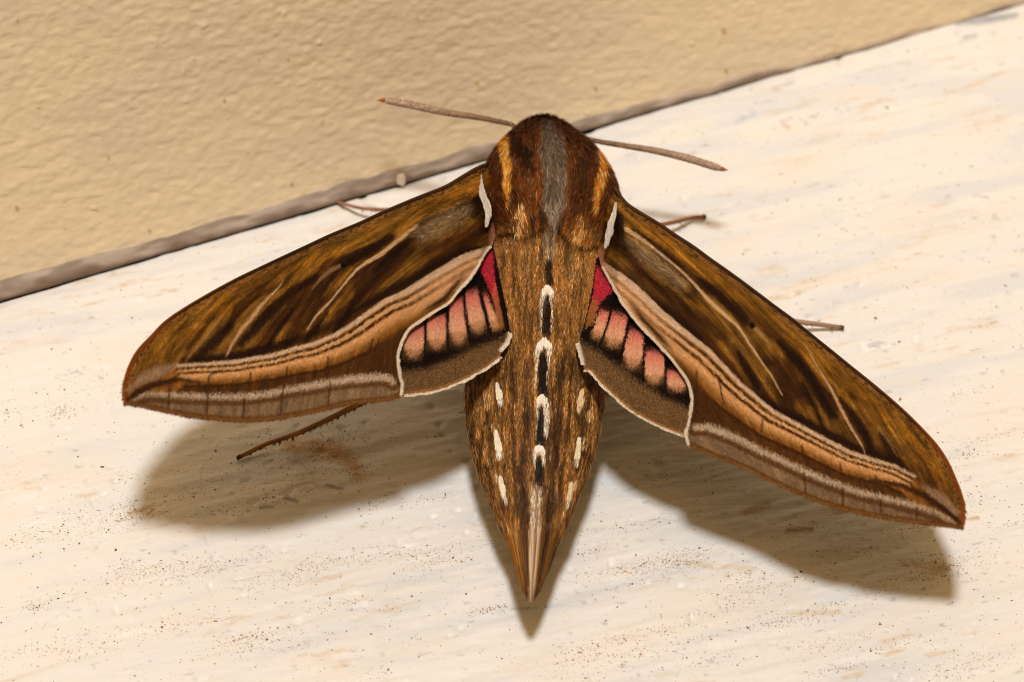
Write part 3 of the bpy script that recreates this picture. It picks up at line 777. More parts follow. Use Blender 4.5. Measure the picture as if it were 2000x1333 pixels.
RW = dict(
    costa=[(1200, 368), (1208, 379), (1224, 398), (1247, 414), (1287, 438), (1321, 461), (1355, 483), (1389, 508), (1422, 531), (1467, 564), (1512, 598), (1546, 623), (1580, 651), (1625, 687), (1662, 717), (1712, 757), (1762, 800), (1800, 837), (1830, 870), (1850, 900), (1868, 939), (1880, 972), (1883, 996), (1881, 1015), (1877, 1030)],
    hind=[(1167, 468), (1166, 505), (1175, 522), (1188, 545), (1202, 570), (1219, 600), (1244, 632), (1265, 654), (1286, 676), (1305, 696), (1324, 721), (1339, 741), (1346, 758), (1350, 780), (1348, 801), (1343, 827), (1338, 848), (1343, 869), (1370, 880), (1400, 893), (1430, 903), (1460, 915), (1505, 939), (1550, 960), (1595, 978), (1646, 994), (1700, 1006), (1745, 1014), (1790, 1020), (1835, 1026), (1877, 1031)],
    nin=17,
    W=[(1787, 931), (1745, 910), (1700, 897), (1662, 885), (1625, 866), (1587, 846), (1550, 826), (1512, 806), (1490, 788), (1446, 751), (1414, 718), (1383, 686), (1351, 661), (1320, 636), (1288, 610), (1254, 577), (1220, 547), (1180, 518)],
    M=[(1868, 1023), (1835, 1003), (1790, 988), (1730, 973), (1685, 963), (1640, 948), (1580, 924), (1535, 903), (1490, 882), (1445, 859), (1414, 845), (1383, 834), (1358, 834)],
    h=lambda x, y: np.interp(x, [1158, 1205, 1400, 1880], [8.4, 10.4, 10.3, 9.5]) - 0.0 * y,
    sgn=1,
    S1=[(1220, 447), (1247, 465), (1276, 486), (1310, 513), (1332, 533), (1355, 555), (1382, 585), (1411, 612), (1440, 637), (1452, 654), (1462, 670), (1487, 707), (1507, 735), (1527, 772)],
    S2=[(1570, 670), (1595, 715), (1620, 755), (1640, 795), (1662, 837), (1677, 860), (1690, 885)],
    S3=[(1474, 642), (1481, 648), (1494, 663), (1507, 680)], dot=(1468, 636),
    S4=[(1715, 835), (1737, 865), (1752, 892)],
    ext=[(1877, 1027), (1850, 999), (1815, 965)],
    S5=[(1799, 949), (1835, 974), (1867, 1002)],
    apex=[(1877, 1024), (1850, 1000), (1805, 968), (1760, 948), (1700, 938)],
    tuft=[(1225, 470), (1260, 500), (1300, 530), (1330, 560)],
    darks=[([(1186, 522), (1220, 543), (1256, 572), (1314, 614), (1366, 662)], [3, 6, 7, 8, 5], .85), ([(1366, 546), (1400, 573), (1434, 605), (1456, 628)], [4, 9, 9, 7], .9), ([(1440, 690), (1457, 722), (1478, 758)], [4, 7, 7], .85),
           ([(1480, 680), (1537, 740)], [3, 3], .3), ([(1520, 668), (1550, 700), (1575, 730), (1600, 772), (1625, 812)], [4, 9, 10, 9, 8], .85), ([(1566, 748), (1590, 792), (1608, 838)], [2, 3.5, 4], .95), ([(1640, 780), (1665, 812), (1690, 850), (1700, 880)], [4, 8, 10, 7], .85),
           ([(1722, 850), (1745, 890), (1760, 915)], [6, 10, 6], .75), ([(1206, 425), (1207, 447)], [9, 11], .97), ([(1210, 455), (1216, 485)], [9, 4], .85), ([(1235, 450), (1290, 488), (1330, 520)], [4, 4, 3], .75),
           ([(1300, 560), (1350, 610), (1400, 660)], [4, 6, 5], .5), ([(1480, 775), (1520, 800), (1560, 818)], [6, 9, 8], .85), ([(1560, 818), (1620, 850), (1680, 880), (1740, 898)], [8, 9, 8, 4], .85), ([(1300, 540), (1340, 580)], [5, 4], .6),
           ([(1500, 740), (1530, 790)], [5, 8], .6), ([(1660, 770), (1700, 830)], [3, 4], .4), ([(1600, 660), (1680, 740)], [1.5, 1.5], .5)],
    ticks=[[(1403, 735), (1413, 790)], [(1360, 725), (1358, 820)], [(1376, 770), (1382, 800)], [(1486, 850), (1490, 815)], [(1565, 870), (1568, 885)], [(1570, 925), (1574, 970)], [(1640, 905), (1643, 925)], [(1645, 952), (1646, 992)], [(1720, 975), (1721, 1006)], [(1710, 930), (1712, 945)], [(1790, 990), (1790, 1018)]],
    dirs=[((1260, 430), 38), ((1400, 530), 38), ((1550, 640), 40), ((1680, 750), 46), ((1790, 850), 54), ((1860, 950), 68), ((1250, 490), 42), ((1350, 570), 45), ((1430, 650), 50), ((1490, 730), 55), ((1570, 720), 55), ((1640, 790), 60), ((1720, 850), 58), ((1270, 570), 40), ((1370, 660), 45), ((1420, 760), 65), ((1500, 850), 65), ((1600, 930), 72), ((1700, 980), 78), ((1800, 1000), 68), ((1380, 850), 60), ((1860, 1010), 50)],
)

def dir_field(w, x, y):
    sx = np.zeros(x.shape); sy = np.zeros(x.shape)
    for (cx, cy), a in w['dirs']:
        k = 1.0 / ((x - cx) ** 2 + (y - cy) ** 2 + 300.0) ** 1.4
        sx += k * math.cos(R(a)); sy += k * math.sin(R(a))
    n = np.hypot(sx, sy) + 1e-12
    return sx / n, sy / n

def streak(w, x, y, freq, seed, n=6, step=5.0):
    dx, dy = dir_field(w, x, y)
    s = 0.0
    for k in range(-n, n + 1):
        s = s + vnoise((x + dx * k * step) * freq, (y + dy * k * step) * freq, seed)
    return np.clip((s / (2 * n + 1) - 0.5) * 2.4 + 0.5, 0, 1)

def wing_relief(w, x, y):
    """corrugation along the veins, mm"""
    return 0.22 * (streak(w, x, y, 0.035, 601, 8, 12.0) - 0.5)

def fore_color(w, x, y):
    n = len(x); sg = w['sgn']
    o = np.array
    # positive d: toward the outer margin; the axis runs on to the wing tip
    WX = list(w['ext']) + list(w['W'])
    ref = pl(o([w['W'][8][0] * 1.0]), o([w['W'][8][1] + 40.0]), WX)
    d0, s0, ux = pl(x, y, WX); d = d0 * s0 * ref[1][0]
    dw, _, u = pl(x, y, w['W'])
    ex = np.asarray(WX, float); ex = np.hypot(*np.diff(ex, axis=0).T); fx_ = ex[:len(w['ext'])].sum() / ex.sum()
    endf = sstep(fx_ * 0.75, fx_ * 1.15, ux)
    dm0, sm0, _ = pl(x, y, w['M'])
    refm = pl(o([w['M'][6][0] * 1.0]), o([w['M'][6][1] + 15.0]), w['M'])
    dm = dm0 * sm0 * refm[1][0]
    dc, _, uc = pl(x, y, w['costa'])
    de, _, ue = pl(x, y, w['hind'][w['nin']:])
    s1 = streak(w, x, y, 0.16, 611)[:, None]
    s2 = streak(w, x, y, 0.06, 613, 7, 8.0)
    s3 = streak(w, x, y, 0.42, 619, 9, 4.0)[:, None]
    c = o([122., 81., 20.]) + np.zeros((n, 3))
    c = c + (o([148., 96., 18.]) - c) * (np.exp(-((dc - 34) / 24) ** 2) * 0.75)[:, None]
    c = c + (o([62., 32., 8.]) - c) * (sstep(0.42, 0.66, s2) * 0.85 * sstep(22, 55, dc))[:, None]
    c = c + (o([168., 120., 50.]) - c) * (sstep(0.55, 0.8, 1 - s2) * 0.3)[:, None]
    c = c * (0.6 + 0.74 * s1) * (0.62 + 0.72 * s3)
    # darker just inside the pale band
    c = c + (o([66., 32., 8.]) - c) * (np.exp(np.minimum(d, 0) / 24.0) * (0.5 + 0.5 * s2) * (d < 3))[:, None]
    for pts, hw, op in w['darks']:
        c = paint(c, x, y, [(pts, hw, (30, 12, 3), 9, op)], 0.7)
    # pale veins
    vn = (206, 170, 126)
    c = paint(c, x, y, [
        (w['tuft'], [14, 19, 18, 10] if sg < 0 else [8, 16, 16, 8], (160, 134, 100), 20, 0.65),
        (w['S1'], [2, 3.4, 3.6, 4, 3.6, 3, 2.2, 2.2, 2.4, 1.8, 1] if sg < 0 else [4, 4, 2.8, 2.4, 2.6, 3, 4, 4, 3, 2.2, 2.2, 1.8, 1.5, 1], vn, 3, 0.95),
        (w['S2'], [0.8, 1.8, 2.6, 3.2, 3.4, 2.6, 1] if sg < 0 else [0.5, 1.2, 2, 2.8, 3.2, 2.4, 1], (200, 162, 124), 3, 0.9),
        (w['S3'], [4, 4, 3, 1], (176, 140, 96), 6, 0.7), (w['S4'], [3, 3, 2.5, 1.5], (160, 120, 76), 5, 0.6),
        ([(w['dot'][0] - 1, w['dot'][1]), (w['dot'][0] + 2, w['dot'][1] + 1)], 4.6, (12, 10, 10), 3, 1.0)], 0.3)
    c[np.hypot(x - w['dot'][0], y - w['dot'][1]) < 6.0] = (10., 8., 8.)
    # costal edge
    c = c + (o([150., 100., 48.]) - c) * ((1 - sstep(10, 18, dc)) * 0.6)[:, None]
    spk = (rng.random(n) < 0.34) & (dc < 15) & (vnoise(x / 5, y / 5, 631) > 0.42)
    c[spk] = o([30., 16., 6.])
    c = c + (o([40., 20., 6.]) - c) * (1 - sstep(3, 6, dc))[:, None]
    tipx = sstep(0.72, 0.84, uc)
    c = c + (o([124., 64., 14.]) - c) * ((1 - sstep(5, 10, dc)) * tipx)[:, None]
    # apical pale streak
    c = paint(c, x, y, [(w['S5'], [4, 11, 12, 6], (160, 128, 100), 14, 0.85)], 0.6)
    # the oblique band
    v = u if sg < 0 else u
    k = np.interp(v, [0, 0.3, 0.55, 0.8, 1.0], [0.95, 1.1, 1.45, 1.6, 1.5])
    e = d / k
    inb = (e > -6)
    zone = (d > 2)[:, None]
    broken = (vnoise(x / 4.5, y / 4.5, 641) > 0.32)
    och = o([138., 86., 26.]) * (0.78 + 0.4 * s1) * (0.75 + 0.45 * s3)
    low = o([86., 50., 14.]) * (0.75 + 0.45 * s1) * (0.7 + 0.55 * s3)
    c = np.where(zone, och + (low - och) * sstep(36, 46, e)[:, None], c)
    pe = np.clip(1 - np.abs(e - 22) / 5.5, 0, 1)
    pe = np.maximum(pe, (1 - sstep(25, 40, e)) * (e > 22) * 0.42) * endf
    c = c + (o([212., 158., 102.]) - c) * (sstep(0, 0.6, pe) * (d > 0))[:, None]
    c = paint_band(c, e, 11, 3.2, (214, 168, 116), None, 0.9 * endf); c = paint_band(c, e, 6.8, 1.7, (58, 30, 10), broken * endf)
    c = paint_band(c, e, 15.6, 2.0, (66, 34, 10), broken * endf)
    root = sstep(0.62, 0.85, v)[:, None]
    pk = (d > 0)[:, None] & (e < 30)[:, None]
    c = np.where(pk, c + (o([222., 170., 122.]) - c) * root * 0.65, c)
    wc = o([214., 182., 150.])
    hw = np.interp(v, [0, 0.15, 0.5, 0.7, 0.9, 1], [2.5, 3.8, 4.2, 5.4, 8, 5])
    a = 1 - sstep(hw - 1.5, hw + 1.5, dw + rng.normal(0, 0.8, n))
    c = c + (wc - c) * (a * 0.95)[:, None]
    # line closing the ochre band, then the outer field
    c = paint_band(c, e, 43, 2.2, (58, 28, 8), None, (1 - sstep(0.5, 0.62, v)) * 0.85 * endf)
    dk = sstep(0.42, 0.6, v) * sstep(34, 52, e) * (dm < -4)
    c = c + (o([66., 36., 10.]) - c) * (dk * (0.5 + 0.45 * s2))[:, None]
    fb = (dm > 0) & (dm0 < 70)
    pkb = o([130., 102., 72.]) * (0.82 + 0.32 * s1)
    c = np.where(fb[:, None], pkb, c)
    c = paint_band(c, dm, 13, 5, (88, 52, 22), None, fb * 0.8)
    c = paint(c, x, y, [(w['M'], [1, 2.4, 3.6, 4.4, 4.5, 4.8, 5, 5, 5.2, 5.6, 6, 6.4, 7, 5], (196, 172, 148), 7, 0.9)], 1.3)
    c = paint(c, x, y, [(w['apex'], [3, 6, 6, 4, 2], (52, 26, 8), 7, 0.9)], 0.4)
    for t in w['ticks']:
        c = paint(c, x, y, [(t, 1.8, (62, 32, 10), 3, 0.75)], 0.4)
    # outer edge
    c = c + (o([92., 54., 18.]) - c) * ((1 - sstep(4, 9, de)) * 0.85)[:, None]
    c = c + (o([138., 92., 44.]) - c) * ((1 - sstep(1, 3, de)) * 0.7)[:, None]
    # white inner margin and rosy root
    di, _, ui = pl(x, y, w['hind'][:w['nin'] + 1])
    c = paint(c, x, y, [(w['hind'][4:10], [2, 4, 4, 3, 2, 1], (0, 0, 0), 1, 0.0)])
    c = c + (o([44., 22., 6.]) - c) * (np.exp(-((di - 13) / 5) ** 2) * sstep(0.28, 0.4, ui) * (1 - sstep(0.5, 0.62, ui)) * 0.85)[:, None]
    c = c + (o([236., 220., 196.]) - c) * ((1 - sstep(2.4, 4.6, di)) * sstep(0.04, 0.12, ui))[:, None]
    rp = w['hind'][1]
    c = paint(c, x, y, [([(rp[0] - 4 * -sg, rp[1] - 8), (rp[0] + sg * 6, rp[1] + 22)], 11, (206, 140, 116), 9, 0.85)], 0.6)
    return np.clip(c, 3, 255)

def paint_band(c, e, at, hw, col, mask=None, op=0.9):
    a = (1 - sstep(hw * 0.7, hw * 1.4, np.abs(e + rng.normal(0, 0.5, len(e)) - at))) * op
    if mask is not None: a = a * mask
    return c + (np.asarray(col, float) - c) * a[:, None]

LH = dict(sgn=-1,
    inner=[(962, 492), (972, 530), (980, 570), (988, 610), (994, 650), (990, 668), (975, 690)],
    outer=[(975, 698), (952, 716), (925, 732), (900, 745), (850, 763), (785, 772)],
    poly=[(940, 470), (962, 480), (973, 530), (981, 570), (989, 610), (995, 650), (991, 668), (976, 686), (977, 697), (952, 716), (925, 732), (900, 745), (850, 763), (785, 772), (760, 755), (750, 700), (780, 640), (850, 590)],
    patches=[[(790, 645), (826, 634), (826, 704), (786, 706)], [(838, 625), (868, 618), (871, 686), (832, 688)], [(881, 592), (904, 592), (914, 676), (878, 682)], [(910, 576), (933, 580), (952, 656), (921, 655)], [(944, 578), (954, 588), (979, 648), (962, 650)]],
    red=[(951, 490), (963, 497), (966, 545), (961, 578), (952, 560), (934, 521)],
    fold=[(950, 556), (966, 545), (985, 640), (976, 646), (960, 580)],
    veins=[[(905, 560), (907, 610), (917, 668)], [(936, 560), (940, 590), (958, 655)], [(872, 590), (873, 640), (875, 690)], [(830, 620), (830, 660), (828, 712)]],
    band=[(784, 718), (830, 714), (880, 694), (930, 670), (975, 656)],
    rim=[(785, 772), (850, 763), (900, 745), (925, 732), (952, 716), (977, 697)], rim2=[(994, 652), (990, 668), (976, 685)],
    h=lambda x, y: np.interp(x, [780, 900, 995], [12.3, 11.1, 10.1]) + np.interp(y, [500, 600, 700], [-1.3, -0.2, 0.0]),
    root=(960, 470))
RH = dict(sgn=1,
    poly=[(1185, 490), (1166, 505), (1158, 560), (1150, 600), (1140, 640), (1130, 671), (1137, 700), (1143, 716), (1141, 724), (1154, 724), (1171, 745), (1188, 762), (1211, 783), (1236, 804), (1261, 818), (1295, 835), (1337, 851), (1365, 840), (1370, 780), (1345, 730), (1280, 650), (1230, 590)],
    patches=[[(1171, 615), (1190, 611), (1176, 663), (1151, 670)], [(1196, 620), (1222, 620), (1213, 690), (1176, 677)], [(1229, 657), (1253, 650), (1254, 733), (1215, 717)], [(1265, 686), (1293, 698), (1298, 766), (1258, 744)], [(1304, 714), (1340, 742), (1344, 774), (1302, 763)]],
    red=[(1166, 518), (1180, 540), (1198, 569), (1174, 592), (1158, 585), (1161, 545)],
    fold=[(1158, 580), (1172, 590), (1160, 630), (1143, 645), (1146, 620)],
    veins=[[(1196, 590), (1190, 625), (1174, 672)], [(1232, 610), (1222, 660), (1212, 700)], [(1262, 650), (1257, 700), (1257, 745)], [(1300, 690), (1300, 735), (1301, 775)]],
    band=[(1143, 665), (1170, 680), (1215, 712), (1260, 745), (1300, 770), (1345, 790)],
    rim=[(1141, 723), (1154, 725), (1171, 745), (1188, 762), (1211, 783), (1236, 804), (1261, 818), (1295, 835), (1339, 851)], rim2=[(1130, 671), (1134, 688), (1140, 712)],
    h=lambda x, y: np.interp(x, [1130, 1200, 1340], [10.0, 10.0, 9.8]) + np.interp(y, [500, 600, 700], [-1.1, -0.2, 0.0]),
    root=(1180, 480))

def hind_color(w, x, y):
    n = len(x); o = np.array
    jx = x + rng.normal(0, 1.2, n); jy = y + rng.normal(0, 3.0, n)
    c = o([20., 9., 4.]) + np.zeros((n, 3))
    db, sb, ub = pl(x, y, w['band'])
    ref = pl(o([w['band'][2][0] * 1.0]), o([w['band'][2][1] + 40.0]), w['band'])[1][0]
    e = db * sb * ref
    mar = o([112., 82., 50.]) * (0.7 + 0.6 * rng.random(n))[:, None]
    c = c + (mar - c) * sstep(-2, 16, e + rng.normal(0, 4, n))[:, None]
    for q in w['patches']:
        qa = np.asarray(q, float)
        top = (qa[0] + qa[1]) / 2; bot = (qa[2] + qa[3]) / 2
        cq = qa.mean(0); qa = cq + (qa - cq) * np.array([1.16, 1.12]); qa[:2] -= (bot - top) * 0.18; q = qa
        top = (qa[0] + qa[1]) / 2; bot = (qa[2] + qa[3]) / 2
        ax = bot - top; L2 = ax @ ax
        t = ((jx - top[0]) * ax[0] + (jy - top[1]) * ax[1]) / L2
        m = inpoly(jx, jy, q)
        col = o([214., 112., 100.]) + (o([224., 166., 130.]) - o([214., 112., 100.])) * sstep(0.05, 0.6, t)[:, None]
        a = sstep(-0.02, 0.22, t) * (1 - sstep(0.80, 1.0, t + 0.25 * ((jx - (top[0] + t * ax[0])) / 20.0) ** 2)) * m
        c = c + (col - c) * a[:, None]
        m2 = m & (t > 0.7)
        c = np.where(m2[:, None], c + (o([150., 104., 56.]) - c) * (0.45 * (1 - sstep(0.85, 1.05, t)))[:, None], c)
    c = paint(c, x, y, [(v, 2.2, (18, 8, 4), 3, 0.95) for v in w['veins']], 0.5)
    m = inpoly(jx, jy, w['fold'])
    yy = sstep(545, 640, jy)[:, None]
    c = np.where(m[:, None], o([212., 84., 76.]) + (o([146., 98., 44.]) - o([212., 84., 76.])) * yy, c)
    m = inpoly(jx, jy, w['red'])
    c = np.where(m[:, None], o([190., 44., 62.]) * (0.8 + 0.35 * rng.random(n))[:, None], c)
    c = paint(c, x, y, [(w['rim'], 4.0, (164, 112, 60), 3, 0.9), (w['rim2'], 3.0, (216, 204, 188), 4, 0.9)])
    return np.clip(c, 3, 255)

def surf(w, x, y, relief=True, dh=0.0):
    h = w['h'](x, y) + dh
    if relief and 'dirs' in w: h = h + wing_relief(w, x, y)
    return P(x, y, h)

def normals_of(w, x, y):
    e = 3.0
    a = surf(w, x + e, y) - surf(w, x - e, y); b = surf(w, x, y + e) - surf(w, x, y - e)
    n = unit(np.cross(a, b)); return n * np.sign(n[:, 2:3])

def thick_sheet(name, top, n, m, mat, parent, cols, thick=0.07):
    nrm = np.zeros_like(top).reshape(n, m, 3)
    g = top.reshape(n, m, 3)
    nn = np.cross(np.gradient(g, axis=0), np.gradient(g, axis=1)).reshape(-1, 3)
    nn = unit(nn); s = np.sign(np.nanmean(nn[:, 2])); nn = nn * s
    nn[np.linalg.norm(nn, axis=1) < 0.5] = [0, 0, 1]
    V = np.vstack([top, top - nn * thick])
    F = grid_faces(n, m)
    if s < 0: F = F[:, ::-1]
    N = n * m
    loop = np.concatenate([np.arange(m), np.arange(1, n) * m + m - 1, np.arange(m - 2, -1, -1) + (n - 1) * m, np.arange(n - 2, 0, -1) * m])
    l2 = np.roll(loop, -1)
    rim = np.stack([loop, loop + N, l2 + N, l2], 1)
    return mesh_obj(name, V, [F, F[:, ::-1] + N, rim], mat, parent, np.vstack([cols, cols]))

def scatter(poly, n, pad=0):
    poly = np.asarray(poly, float)
    x0, y0 = poly.min(0); x1, y1 = poly.max(0)
    x = rng.uniform(x0, x1, n); y = rng.uniform(y0, y1, n)
    k = inpoly(x, y, poly); return x[k], y[k]

def forewing(w):
    n, m = 300, 90
    A = curve(w['costa'], n); B = curve(w['hind'], n, False)
    v = np.linspace(0, 1, m)[None, :, None]
    g = A[:, None] * (1 - v) + B[:, None] * v
    x, y = g[..., 0].ravel(), g[..., 1].ravel()
    vv = np.tile(v[0, :, 0], n)
    top = surf(w, x, y)
    cols = lin(fore_color(w, x, y) * 0.8) * GAIN
    root = thick_sheet("forewing", top, n, m, M_wing, moth, cols, 0.08)
    # scales
    poly = np.vstack([A, B[::-1]])
    sx, sy = scatter(poly, 430000)
    dx, dy = dir_field(w, sx, sy)
    c = fore_color(w, sx + dx * 4.5, sy + dy * 4.5)
    tf, _, _ = pl(sx, sy, w['tuft'])
    hairy = np.exp(-(tf / 22.0) ** 2)
    c = vary(lin(c) * GAIN, 0.22 + 0.35 * hairy, -0.02)
    p = surf(w, sx, sy); nn = normals_of(w, sx, sy)
    q = surf(w, sx + dx * 4, sy + dy * 4)
    d = unit(q - p); bx = np.cross(d, nn); d = unit(d + bx * rng.normal(0, 0.10, len(sx))[:, None])
    tf, _, _ = pl(sx, sy, w['tuft'])
    hairy = np.exp(-(tf / 22.0) ** 2)
    L = rng.uniform(0.22, 0.42, len(sx)) * (1 + 0.7 * hairy); W = rng.uniform(0.04, 0.07, len(sx))
    V, F, C = strands(p + nn * 0.004, d, nn, L, W, c, 0.04 + 0.07 * rng.random(len(sx)) + 0.18 * hairy, 0.35)
    o = mesh_obj("scales", V, F, M_scale, root, C); o["kind"] = "stuff"
    # white fringe along the inner margin, brown fringe along the outer margin
    inner = curve(w['hind'][2:w['nin'] + 1], 2600, True)
    outer = curve(w['hind'][w['nin']:], 2200, True)
    def fringe(path, colr, L0, ang, w0, dh=0.02):
        t = unit(np.gradient(path, axis=0)); nrm2 = np.stack([-t[:, 1], t[:, 0]], 1)
        cen = poly.mean(0)
        nrm2 *= np.sign(np.sum(nrm2 * (path - cen), 1).mean())
        dd = nrm2 * math.cos(ang) + t * math.sin(ang) + rng.normal(0, 0.15, path.shape)
        px = path - nrm2 * rng.uniform(0.5, 5.0, (len(path), 1))
        p0 = surf(w, px[:, 0], px[:, 1], True, dh); p1 = surf(w, px[:, 0] + dd[:, 0] * 4, px[:, 1] + dd[:, 1] * 4, True, dh)
        cc = lin(np.asarray(colr, float) * rng.uniform(0.85, 1.06, (len(path), 1))) * GAIN
        return strands(p0, p1 - p0, np.tile([0, 0, 1.0], (len(path), 1)), L0 * rng.uniform(0.6, 1.2, len(path)) * (0.55 + 0.8 * vnoise(path[:, 0] / 9, path[:, 1] / 9, 651)), w0, np.minimum(cc, 0.95), 0.05, 0.5)
    V, F, C = fringe(inner, (228, 212, 188), 0.14, 0.5, 0.045, 0.05)
    o = mesh_obj("fringe", V, F, M_scale, root, C); o["kind"] = "stuff"
    V, F, C = fringe(outer, (124, 78, 32), 0.14, 0.2, 0.05)
    o = mesh_obj("outer_fringe", V, F, M_scale, root, C); o["kind"] = "stuff"
    # thick leading-edge vein
    ca = curve(w['costa'], 160)
    pth = surf(w, ca[:, 0], ca[:, 1], True, 0.0)
    V, F = tube(pth, np.interp(np.linspace(0, 1, 160), [0, 0.6, 1], [0.12, 0.09, 0.05]), 8)
    cc = np.concatenate([np.repeat(np.linspace(0, 1, 160), 8), [0, 1]])
    col = np.stack([np.interp(cc, [0, 0.5, 0.8, 1], [70, 44, 120, 130]), np.interp(cc, [0, 0.5, 0.8, 1], [44, 24, 64, 66]), np.interp(cc, [0, 0.5, 0.8, 1], [20, 8, 14, 14])], 1)
    mesh_obj("leading_vein", V, F, M_skin, root, lin(col))
    return root

def hindwing(w):
    # sheet: fan from the root over the visible outline
    poly = curve(np.vstack([w['poly'], w['poly'][:1]]), 240, False)
    cen = np.asarray(w['poly'], float).mean(0)
    n, m = 240, 26
    v = np.linspace(0.002, 1, m)[None, :, None]
    g = cen + (poly[:, None] - cen) * v
    x, y = g[..., 0].ravel(), g[..., 1].ravel()
    top = surf(w, x, y)
    root = thick_sheet("hindwing", top, n, m, M_wing, moth, lin(hind_color(w, x, y) * 0.85) * GAIN, 0.06)
    sx, sy = scatter(poly, 90000)
    # scales fan out from the wing root
    dx = sx - w['root'][0]; dy = sy - w['root'][1]; k = np.hypot(dx, dy); dx /= k; dy /= k
    c = vary(lin(hind_color(w, sx + dx * 3.5, sy + dy * 3.5)) * GAIN, 0.2, -0.02)
    p = surf(w, sx, sy); q = surf(w, sx + dx * 4, sy + dy * 4)
    nn = normals_of(w, sx, sy); d = unit(q - p); bx = np.cross(d, nn); d = unit(d + bx * rng.normal(0, 0.2, len(sx))[:, None])
    V, F, C = strands(p + nn * 0.004, d, nn, rng.uniform(0.16, 0.3, len(sx)), rng.uniform(0.045, 0.08, len(sx)), c, 0.08 + 0.1 * rng.random(len(sx)), 0.35)
    o = mesh_obj("scales", V, F, M_scale, root, C); o["kind"] = "stuff"
    for key, nm in (('rim', 2600), ('rim2', 900)):
        path = curve(w[key], nm)
        t = unit(np.gradient(path, axis=0)); nr = np.stack([-t[:, 1], t[:, 0]], 1)
        nr *= np.sign(np.sum(nr * (path - cen), 1).mean())
        dd = nr + t * rng.normal(0, 0.2, (len(path), 1))
        px = path + nr * rng.uniform(-0.8, 1.2, (len(path), 1))
        p0 = surf(w, px[:, 0], px[:, 1], True, 0.03); p1 = surf(w, px[:, 0] + dd[:, 0] * 4, px[:, 1] + dd[:, 1] * 4, True, 0.03)
        cc = np.minimum(lin(np.array([240., 228., 206.]) * rng.uniform(0.86, 1.05, (len(path), 1))) * GAIN, 0.95)
        V, F, C = strands(p0, p1 - p0, np.tile([0, 0, 1.0], (len(path), 1)), 0.17 * rng.uniform(0.6, 1.25, len(path)) * (0.6 + 0.7 * vnoise(path[:, 0] / 8, path[:, 1] / 8, 661)), 0.045, cc, 0.04, 0.5)
        o = mesh_obj("fringe", V, F, M_scale, root, C); o["kind"] = "stuff"
    return root

for w in (LH, RH): hindwing(w)
for w in (LW, RW): forewing(w)

# white shoulder tufts between thorax and forewing
def shoulder(path, wid):
    n = 3200
    c = curve(path, 60); i = rng.integers(0, 46, n)
    px = c[i] + np.stack([rng.normal(0, 1, n) * np.interp(i, [0, 25, 59], wid), np.zeros(n)], 1)
    t = unit(np.gradient(c, axis=0))[i]
    h = np.interp(px[:, 1], [330, 400, 500], [10.7, 11.0, 10.7])
    p0 = P(px[:, 0], px[:, 1], h); p1 = P(px[:, 0] + t[:, 0] * 5, px[:, 1] + t[:, 1] * 5, h)
    col = np.minimum(lin(np.array([226., 216., 202.]) * rng.uniform(0.7, 1.05, (n, 1))) * GAIN, 0.95)
    V, F, C = strands(p0, p1 - p0, np.tile([0, -0.4, 1.0], (n, 1)), rng.uniform(0.4, 0.9, n), 0.034, col, 0.05, 0.6)
    o = mesh_obj("shoulder_tuft", V, F, M_fur, moth, C); o["kind"] = "stuff"
shoulder([(938, 340), (942, 375), (950, 400), (953, 420), (947, 455)], [0.7, 2.6, 0.4])
shoulder([(1203, 395), (1200, 415), (1193, 440), (1186, 470), (1182, 492)], [0.7, 2.3, 0.4])

# ---- antennae
def antenna(pts, hs, tip):
    c = curve(pts, 60); h = np.interp(np.linspace(0, 1, 60), np.linspace(0, 1, len(hs)), hs)
    path = P(c[:, 0], c[:, 1], h)
    u = np.linspace(0, 1, 60)
    rad = np.interp(u, [0, 0.08, 0.4, 0.75, 0.96, 1], [0.12, 0.15, 0.20, 0.255, 0.24, 0.16])
    V, F = tube(path, rad * (1 + 0.05 * (np.arange(60) % 2)), 12)
    uu = np.concatenate([np.repeat(u, 12), [0, 1]]); th = np.tile(np.arange(12), 60); th = np.concatenate([th, [0, 0]])
    base = np.stack([np.interp(uu, [0, 0.3, 0.7, 1], [104, 140, 176, 180]), np.interp(uu, [0, 0.3, 0.7, 1], [70, 108, 148, 152]), np.interp(uu, [0, 0.3, 0.7, 1], [42, 78, 126, 130])], 1)
    base = base * (0.82 + 0.3 * rng.random((len(base), 1)))
    a = mesh_obj("antenna", V, F, M_skin, moth, lin(base))
    tp = P(np.array([pts[-1][0], (pts[-1][0] * 0.6 + tip[0] * 0.4), tip[0]]), np.array([pts[-1][1], pts[-1][1] * 0.5 + tip[1] * 0.5, tip[1]]), hs[-1])
    V, F = tube(tp, [0.17, 0.13, 0.015], 10)
    o = mesh_obj("antenna_tip", V, F, M_skin, a, np.tile(lin([164, 92, 30]), (len(V), 1)))
    # fine ciliate scales that break the smooth outline
    n = 1400; i = rng.integers(2, 58, n); T_ = unit(np.gradient(path, axis=0))[i]
    rv = unit(rng.normal(0, 1, (n, 3))); rv = unit(rv - T_ * np.sum(rv * T_, 1)[:, None])
    V, F, C = strands(path[i] + rv * rad[i][:, None] * 0.95, T_ + rv * 0.25, rv, 0.13, 0.05, lin(np.array([180., 154., 130.]) * rng.uniform(0.7, 1.15, (n, 1))), 0.1, 0.4)
    o = mesh_obj("scales", V, F, M_scale, a, C); o["kind"] = "stuff"
antenna([(1012, 256), (1000, 244), (975, 238), (930, 229), (870, 220), (810, 207), (752, 196)], [8.6, 9.2, 9.6, 10.0, 10.4], (737, 196))
antenna([(1140, 268), (1165, 276), (1220, 285), (1280, 295), (1340, 309), (1408, 330)], [8.4, 8.3, 8.0, 7.6, 7.2], (1422, 333))

